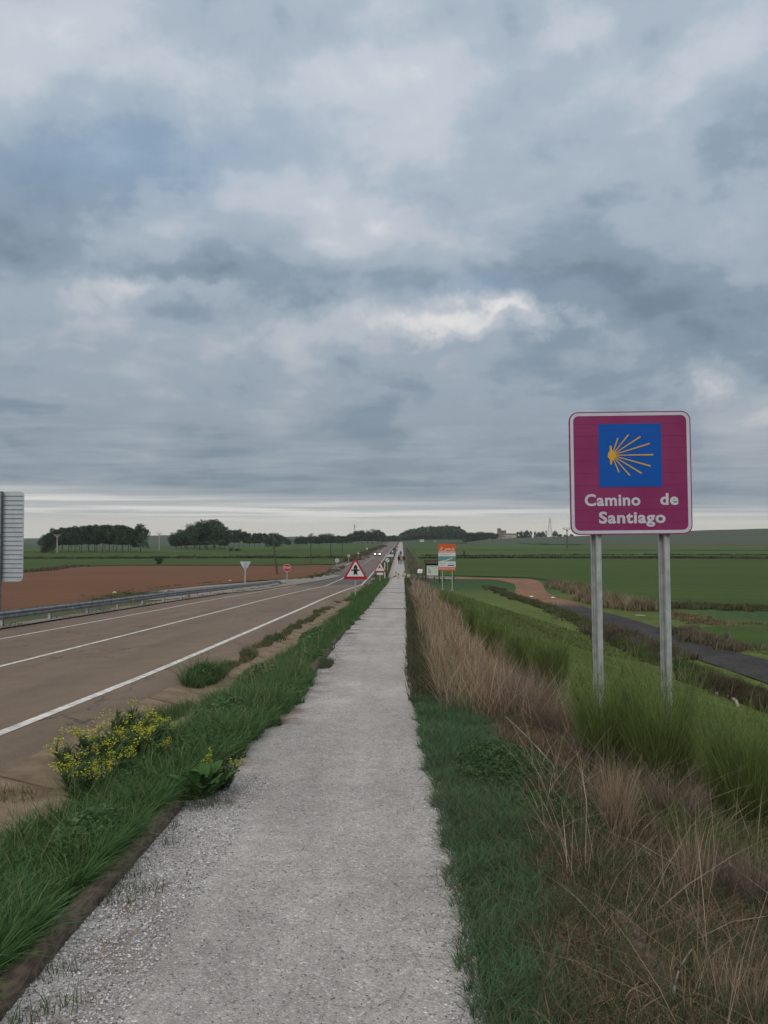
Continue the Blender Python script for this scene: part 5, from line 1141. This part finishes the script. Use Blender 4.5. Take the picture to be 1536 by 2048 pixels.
# ------------------------------------------------------------------ guardrail
gr = thing('guardrail', 'galvanised steel guardrail with posts along the left side of the road', 'guardrail', (-13.3, 20, T(-13.3, 20)))
ox, oy, oz = gr.location
prof_w = [(0, .0), (.0, .035), (.05, .075), (.05, .115), (.01, .155), (.05, .195), (.05, .235), (0, .275), (0, .31)]
GS = 3.65; y0 = 12.; posts = [y0+GS*i for i in range(int((88-y0)/GS)+1)]
RX = -13.28; hb = .27
for i in range(len(posts)-1):
    a, b_ = posts[i], posts[i+1]; vv = []
    for yy in (a, b_+.0):
        z = T(RX, yy)+hb
        for (dx, dz) in prof_w: vv.append((RX+dx-ox+(.004 if yy == a else 0), yy-oy, z+dz-oz))
    n = len(prof_w); o = MB().add(vv, [(j, n+j, n+j+1, j+1) for j in range(n-1)]).build('beam', M['rail'] if 'rail' in M else M.setdefault('rail', mat('guardrail_zinc', (.30, .31, .31), .5, (.17, .18, .18), 3, metal=.5)), gr)
    m_ = o.modifiers.new('solid', 'SOLIDIFY'); m_.thickness = .006; m_.offset = -1
a = posts[-1]; vv = []
for yy, dh in ((a, hb), (a+3, hb-.12), (a+6, -.28)):
    z = T(RX, yy)+dh
    for (dx, dz) in prof_w: vv.append((RX+dx-ox-(yy-a)*.03, yy-oy, z+dz-oz))
o = MB().add(vv, [(r*n+j, r*n+n+j, r*n+n+j+1, r*n+j+1) for r in (0, 1) for j in range(n-1)]).build('end_ramp', M['rail'], gr); m_ = o.modifiers.new('solid', 'SOLIDIFY'); m_.thickness = .006
pm = None
for yy in posts:
    z = T(RX, yy)
    if pm is None:
        pm = MB().box(-.11, -.015, -.06, -.052, -.5, hb+.28).box(-.11, -.105, -.052, .055, -.5, hb+.28).box(-.11, -.015, .055, .063, -.5, hb+.28).box(-.013, .006, -.06, .06, hb+.10, hb+.20).build('post', M['galv'], gr); o = pm
    else: o = bpy.data.objects.new('post', pm.data); link(o, gr)
    o.location = (RX-ox, yy-oy, z-oz)
rm = None
for yy in posts[::2]:
    z = T(RX, yy)+hb
    if rm is None: rm = MB().box(.02, .055, -.03, .03, .13, .20).build('reflector', M['white'], gr); o = rm
    else: o = bpy.data.objects.new('reflector', rm.data); link(o, gr)
    o.location = (RX+.012-ox, yy-GS/2-oy, z-oz)

# ------------------------------------------------------------------ poles, masts
def pole(px, foot, top, r, label, m, dx_top=0, Y=None, kind='utility_pole', arms=False):
    p = at(px, foot) if Y is None else None
    if Y is not None: d = ray(px, 1075); p = Vector((d.x*Y, Y, T(d.x*Y, Y)))
    q = atY(px+dx_top, top, p.y); t = thing(kind, label, 'pole', p)
    v = q-p; MB().tube((0, 0, -.5), v, r, r*.72, 8).build('shaft', m, t)
    if arms:
        a = arms*p.y/F_PX
        for s in (-1, 1): MB().tube(v+Vector((0, 0, -.1*v.z)), v+Vector((s*a, 0, .04*v.z)), r*.5, r*.4, 6).build('arm', m, t)
        MB().tube(v+Vector((-a, 0, .04*v.z)), v+Vector((a, 0, .04*v.z)), r*.25, n=5).build('crossbar', m, t)
    return t
pole(555.5, 1151, 1077, .15, 'tall weathered wooden pole leaning left behind the STOP sign', M['pole'], dx_top=-9.5)
pole(621.5, 1128, 1083, .13, 'thin dark wooden pole in the green field right of the leaning pole', M['pole'])
pole(661, 1115, 1084, .17, 'thin dark pole in the green field next to the pale road verge', M['pole'])
pole(684.5, 1108, 1078, .14, 'faint grey pole before the far trees, left of the lattice mast', M['pole'])
pole(640, 1102, 1082, .16, 'faint short pole between the two thin dark poles', M['pole'], Y=400)
M['paleconc'] = mat('pole_concrete', (.40, .37, .33), .9)
pole(114.5, 1106, 1071, .34, 'pale concrete utility pole with short arms in front of the left grove', M['paleconc'], arms=6)
pole(318.5, 1101, 1067, .32, 'pale concrete utility pole with V arms between grove and domed clump', M['paleconc'], arms=5.5)
pole(1134, 1097, 1057.5, .30, 'dark utility pole with V arms left of the purple sign', M['pole'], arms=9)
def lattice(px, Y, top, wtop, wbot, label):
    d = ray(px, 1075); p = Vector((d.x*Y, Y, T(d.x*Y, Y)-.5)); H = atY(px, top, Y).z-p.z; t = thing('lattice_mast', label, 'mast', p)
    mb = MB(); n = 9; R0 = .16
    def c(k, s): u = k/n; w = wbot*(1-u)**1.3+wtop; return [Vector((sx*w, sy*w, H*u)) for sx, sy in ((-1, -1), (1, -1), (1, 1), (-1, 1))]
    for k in range(n):
        A, B = c(k, 0), c(k+1, 0)
        for i in range(4): mb.tube(A[i], B[i], R0, R0*.9, 4, False); mb.tube(A[i], B[(i+1) % 4], R0*.5, n=4, cap=False); mb.tube(B[i], B[(i+1) % 4], R0*.5, n=4, cap=False)
    mb.build('lattice', M['galv'], t); MB().tube((0, 0, H), (0, 0, H+1.5), .15).build('tip', M['galv'], t)
    for k, zz in ((0, .92), (1, .84)): MB().box(-1.0, 1.0, -.5, .5, H*zz-.5, H*zz+.5).build('antenna', M['paleconc'], t) if Y > 950 else MB().box(-2.2, 2.2, -.12, .12, H*zz, H*zz+.25).build('crossarm', M['galv'], t)
lattice(709, 1000, 1049, .55, 1.3, 'thin lattice telecom mast above the far trees left of the road')
lattice(1100, 900, 1036, .45, 3.6, 'slender pylon-like lattice tower right of the church')

# ------------------------------------------------------------------ village
def Zt(px, py, Y): return atY(px, py, Y)
M['ochre'] = mat('ochre_masonry', (.24, .19, .14), .95, (.17, .13, .10), .5)
M['plaster'] = mat('pale_plaster', (.46, .42, .37), .9, (.38, .35, .31), .3)
M['whitewash'] = mat('whitewash', (.72, .72, .70), .8)
M['tile'] = mat('clay_tile', (.20, .11, .08), .95, (.15, .085, .065), .6)
WDEPTH = 2.0
M['window'] = mat('window_dark', (.03, .035, .04), .3)
def house(px0, px1, ybase, yeave, yridge, Y, label, wall, name='house', depth=9, nwin=3):
    a = Zt(px0, ybase, Y); b_ = Zt(px1, yeave, Y); c = Zt((px0+px1)/2, yridge, Y); w = (b_.x-a.x)/2; h = b_.z-a.z; hr = c.z-a.z
    t = thing(name, label, 'building', ((a.x+b_.x)/2, Y, a.z)); wl = MB().box(-w, w, 0, depth, -WDEPTH, h).build('wall', wall, t)
    e = .35; MB().add([(-w-e, -e, h), (w+e, -e, h), (w+e, depth+e, h), (-w-e, depth+e, h), (-w-e, depth/2, hr), (w+e, depth/2, hr)], [(0, 1, 5, 4), (3, 4, 5, 2), (0, 4, 3), (1, 2, 5), (0, 3, 2, 1)]).build('roof', M['tile'], t)
    for i in range(nwin):
        x = -w+(i+.5)*2*w/nwin; MB().box(x-.45, x+.45, -.05, .0-.002, h*.35, h*.35+min(1.3, h*.45)).build('window', M['window'], wl)
    return t
YV = 940
t = house(1001, 1012.5, 1070, 1062.5, 1060.5, YV, 'ochre stone church with a square bell tower on the skyline', M['ochre'], 'church', 14, 2)
a = Zt(995, 1070, YV); b_ = Zt(1002, 1057.5, YV); o = t.location
tw_ = MB().box(a.x-o.x, b_.x-o.x, -1, 3.5, -3, b_.z-o.z).build('bell_tower', M['ochre'], t)
MB().add([(a.x-o.x-.2, -1.2, b_.z-o.z), (b_.x-o.x+.2, -1.2, b_.z-o.z), (b_.x-o.x+.2, 3.7, b_.z-o.z), (a.x-o.x-.2, 3.7, b_.z-o.z), ((a.x+b_.x)/2-o.x, 1.2, b_.z-o.z+.9)], [(0, 1, 4), (1, 2, 4), (2, 3, 4), (3, 0, 4), (3, 2, 1, 0)]).build('roof', M['tile'], tw_)
for x in (-.9, .9): MB().box((a.x+b_.x)/2-o.x+x-.4, (a.x+b_.x)/2-o.x+x+.4, -1.06, -1.002, b_.z-o.z-2.4, b_.z-o.z-.8).build('belfry_opening', M['window'], tw_)
house(1009, 1033, 1072, 1068.5, 1066.6, YV-15, 'long low pale building right of the church', M['plaster'], nwin=6)
for px0, px1, yb, ye, yr, lab in ((992.5, 1000, 1075, 1072.5, 1071.5, 'small pale house below the church tower'), (1004, 1008, 1075, 1072, 1070.8, 'narrow whitish house between the two small pale houses'), (1009.5, 1016, 1077, 1074, 1072.8, 'small white house below the long low building'),
                          (1019.5, 1023.5, 1076.5, 1073.5, 1072.3, 'small white house at the right end below the long building')):
    house(px0, px1, yb, ye, yr, YV-60, lab, M['whitewash'] if 'white' in lab else M['plaster'], nwin=2)
house(978, 982, 1080.5, 1078, 1077.2, 870, 'tiny white hut before the low flat-topped wood', M['whitewash'], nwin=1, depth=4)
house(840, 848, 1083, 1079.4, 1078, 1010, 'small white hut at the foot of the large wood, nearest the path', M['whitewash'], nwin=1, depth=3)
house(868, 873, 1083.6, 1081.4, 1080.4, 990, 'smaller cream hut at the foot of the large wood, right of the white hut', M['plaster'], nwin=1, depth=3)

# ------------------------------------------------------------------ oncoming car
M['carpaint'] = mat('silver_car_paint', (.10, .10, .11), .3, spec=.6)
M['glass'] = mat('car_glass', (.02, .025, .03), .1, spec=.8)
M['tyre'] = mat('tyre_rubber', (.02, .02, .02), .9)
M['lampA'] = mat('headlight_lit', (.9, .85, .7), .3, emit=(1, .93, .75, 14.))
Y = 233; d = ray(755, 1100); cx_ = d.x*Y; cz = T(cx_, Y)
car = thing('oncoming_car', 'dark oncoming car with both headlights lit in the far lane', 'car', (cx_, Y, cz))
def loft(secs, name, m, par):
    vv = []; k = len(secs[0])
    for s in secs: vv += s
    ff = [tuple(range(k)), tuple((len(secs)-1)*k+i for i in range(k-1, -1, -1))]
    for r in range(len(secs)-1):
        for i in range(k): j = (i+1) % k; ff.append((r*k+i, (r+1)*k+i, (r+1)*k+j, r*k+j))
    return MB().add(vv, ff).build(name, m, par)
def sec(y, w, z0, z1, b=.12): return [(-w, y, z0), (-w, y, z1-b), (-w+b, y, z1), (w-b, y, z1), (w, y, z1-b), (w, y, z0)]
body = bevel(loft([sec(-2.1, .78, .30, .62), sec(-1.9, .86, .22, .76), sec(-.9, .88, .20, .92), sec(1.2, .88, .20, .95), sec(1.95, .84, .24, .93), sec(2.1, .78, .32, .85)], 'body', M['carpaint'], car), .03)
cab = loft([sec(-.95, .76, .90, .95, .02), sec(-.25, .68, .90, 1.40), sec(1.0, .68, .90, 1.44), sec(1.75, .72, .90, 1.0, .04)], 'cabin', M['carpaint'], body)
MB().add([(-.70, -.93, .96), (.70, -.93, .96), (.62, -.29, 1.36), (-.62, -.29, 1.36)], [(0, 1, 2, 3)]).build('windscreen', M['glass'], body).location = (0, -.02, .01)
MB().box(-.5, .5, -2.125, -2.10, .38, .52).build('grille', M['black'], body)
MB().box(-.26, .26, -2.14, -2.126, .40, .50).build('number_plate', M['white'], body)
for x in (-.66, .66):
    MB().prism(circ(.17, 14, x, .64), -2.08, -1.98).build('headlight', M['lampA'], body)
for x in (-.80, .80):
    for y_ in (-1.35, 1.35):
        wh = MB().tube((x-.1, y_, .32), (x+.1, y_, .32), .32, n=16).build('wheel', M['tyre'], car); MB().tube((x+(.10 if x > 0 else -.12), y_, .32), (x+(.12 if x > 0 else -.10), y_, .32), .19, n=12).build('rim', M['galv'], wh)
for x in (-.95, .95): MB().box(x-.08, x+.08, -.75, -.66, .95, 1.07).build('mirror', M['carpaint'], body)

# ------------------------------------------------------------------ pilgrims walking away
def person_mesh(stride, seed):
    me = bpy.data.meshes.new('figure'); s = stride
    P = [(0, 0, .95), (0, 0, 1.12), (0, .01, 1.38), (0, .02, 1.50), (0, .03, 1.62), (0, .03, 1.72),
         (-.10, 0, .88), (-.11, s*.22, .50), (-.11, s*.22-.10*(s > 0), .08), (-.11, s*.22+.12, .04),
         (.10, 0, .88), (.11, -s*.22, .50), (.11, -s*.30, .08), (.11, -s*.30+.14, .04),
         (-.19, .0, 1.42), (-.25, -s*.10, 1.15), (-.24, -s*.04+.14, .95), (-.24, .20-s*.04, .90),
         (.19, .0, 1.42), (.25, s*.10, 1.15), (.24, s*.04+.14, .95), (.24, .20+s*.04, .90)]
    E = [(0, 1), (1, 2), (2, 3), (3, 4), (4, 5), (0, 6), (6, 7), (7, 8), (8, 9), (0, 10), (10, 11), (11, 12), (12, 13), (2, 14), (14, 15), (15, 16), (16, 17), (2, 18), (18, 19), (19, 20), (20, 21)]
    Rr = [.15, .14, .16, .06, .10, .09, .10, .075, .05, .04, .10, .075, .05, .04, .07, .05, .035, .035, .07, .05, .035, .035]
    me.from_pydata(P, E, []); o = bpy.data.objects.new('figure', me); COL.objects.link(o)
    m = o.modifiers.new('skin', 'SKIN')
    for v, r_ in zip(me.skin_vertices[0].data, Rr): v.radius = (r_, r_*.85)
    me.skin_vertices[0].data[0].use_root = True
    sb = o.modifiers.new('sub', 'SUBSURF'); sb.levels = 1; sb.render_levels = 1
    dg = bpy.context.evaluated_depsgraph_get(); out = bpy.data.meshes.new_from_object(o.evaluated_get(dg)); bpy.data.objects.remove(o); return out
pm_ = [person_mesh(1, 1), person_mesh(-1, 2)]
def cloth(name, c): return mat(name, c, .9)
skin_m = cloth('skin', (.30, .19, .14)); dk = cloth('dark_trousers', (.018, .018, .022)); hairm = cloth('dark_hair', (.03, .02, .015))
def person(px, foot, Y, jacket, pack, label, plabel, v, hat=None):
    d = ray(px, 1100); p = Vector((d.x*Y, Y, T(d.x*Y, Y))); t = thing('person', label, 'person', p, random.uniform(-.1, .1)); t.scale = (1.03,)*3
    me = pm_[v].copy(); me.materials.clear()
    for m_ in (dk, jacket, skin_m): me.materials.append(m_)
    for pl in me.polygons:
        z = pl.center.z; pl.material_index = 0 if z < .93 and abs(pl.center.x) < .19 else (2 if z > 1.52 or (abs(pl.center.x) > .19 and z < .96) else 1)
        pl.use_smooth = True
    bo = bpy.data.objects.new('body', me); link(bo, t)
    MB().tube((0, 0, 1.66), (0, -.01, 1.79), .105, .06, 10).build('hat' if hat else 'hair', hat or hairm, t)
    bp = bevel(MB().box(-.17, .17, -.36, -.14, 1.02, 1.50).box(-.13, .13, -.42, -.361, 1.08, 1.30).box(-.20, .20, -.33, -.17, .94, 1.015).build('backpack', pack), .03)
    tag(bp, plabel, 'backpack'); bp.location = p; bp.rotation_euler = t.rotation_euler
jk = [cloth('black_jacket', (.015, .015, .018)), cloth('yellow_jacket', (.42, .36, .10)), cloth('pale_jacket', (.42, .42, .42)), cloth('navy_jacket', (.02, .03, .06))]
person(798, 1119, 158, jk[0], cloth('black_pack', (.015, .015, .018)), 'walker in black, left of the nearest three on the path', 'black backpack on the leftmost of the nearest three walkers', 0)
person(802.5, 1119, 156, jk[3], cloth('yellow_pack_cover', (.40, .34, .10)), 'walker in dark blue, middle of the nearest three on the path', 'yellowish backpack on the middle of the nearest three walkers', 1)
person(807.5, 1118, 160, jk[0], cloth('charcoal_pack', (.025, .025, .03)), 'walker in black, right of the nearest three on the path', 'charcoal backpack on the rightmost of the nearest three walkers', 0)
person(798.5, 1112, 186, jk[2], cloth('grey_pack', (.35, .35, .36)), 'walker in a pale jacket behind the left black-clad walker', 'grey backpack on the walker in the pale jacket', 1, hat=jk[2])
person(801.5, 1108, 215, jk[3], cloth('dark_pack', (.03, .03, .04)), 'farthest walker of the group, dark clothes', 'dark backpack on the farthest walker', 0)

# ------------------------------------------------------------------ scraps, concrete lip by the ditch
for px, py, lab in ((1063, 1196, 'white scrap lying on the red part of the farm track, left one'), (1106, 1198, 'white scrap on the red part of the farm track, right one'), (229, 1187, 'white plastic scrap at the corner of the red field'), (460, 1163, 'white scrap by the side road left of the yield sign')):
    p = at(px, py); o = MB().add([(-.2, -.1, .02), (.1, -.14, .05), (.24, .05, .03), (.05, .12, .10), (-.18, .10, .03), (0, 0, .13)], [(0, 1, 5), (1, 2, 5), (2, 3, 5), (3, 4, 5), (4, 0, 5), (4, 3, 2, 1, 0)]).build('litter_scrap', M['whitewash']); o.location = p+Vector((0, 0, .08)); tag(o, lab, 'litter')
for pts, lab in (([(1402, 1374), (1415, 1380), (1428, 1386), (1436, 1391)], 'thin pale concrete lip along the ditch, left piece'), ([(1452, 1396), (1464, 1399), (1472, 1405), (1476, 1414)], 'pale curved concrete lip along the ditch, right piece'),
                 ([(1270, 1232), (1290, 1233)], 'pale board lying in the grass beyond the dark track'), ([(1318, 1246), (1332, 1247)], 'small pale block beyond the dark track beside the right sign post')):
    mb = MB(); P = [at(*p) for p in pts]
    for a, b_ in zip(P, P[1:]): mb.tube(a+Vector((0, 0, .05)), b_+Vector((0, 0, .05)), .05, n=6)
    tag(mb.build('concrete_lip', M['concrete']), lab, 'concrete edging')

# ------------------------------------------------------------------ air
if HAZE:
    hz = MB().box(-3600, 3600, -60, 3400, -7.5, 62).build('haze', M['white'])
    m = bpy.data.materials.new('thin_air'); m.use_nodes = True; nt = m.node_tree; nt.nodes.clear()
    v = nt.nodes.new('ShaderNodeVolumePrincipled'); v.inputs['Color'].default_value = (.86, .90, .90, 1); v.inputs['Density'].default_value = HAZE; v.inputs['Anisotropy'].default_value = .2
    o = nt.nodes.new('ShaderNodeOutputMaterial'); nt.links.new(v.outputs[0], o.inputs['Volume']); hz.data.materials.clear(); hz.data.materials.append(m); hz['kind'] = 'stuff'
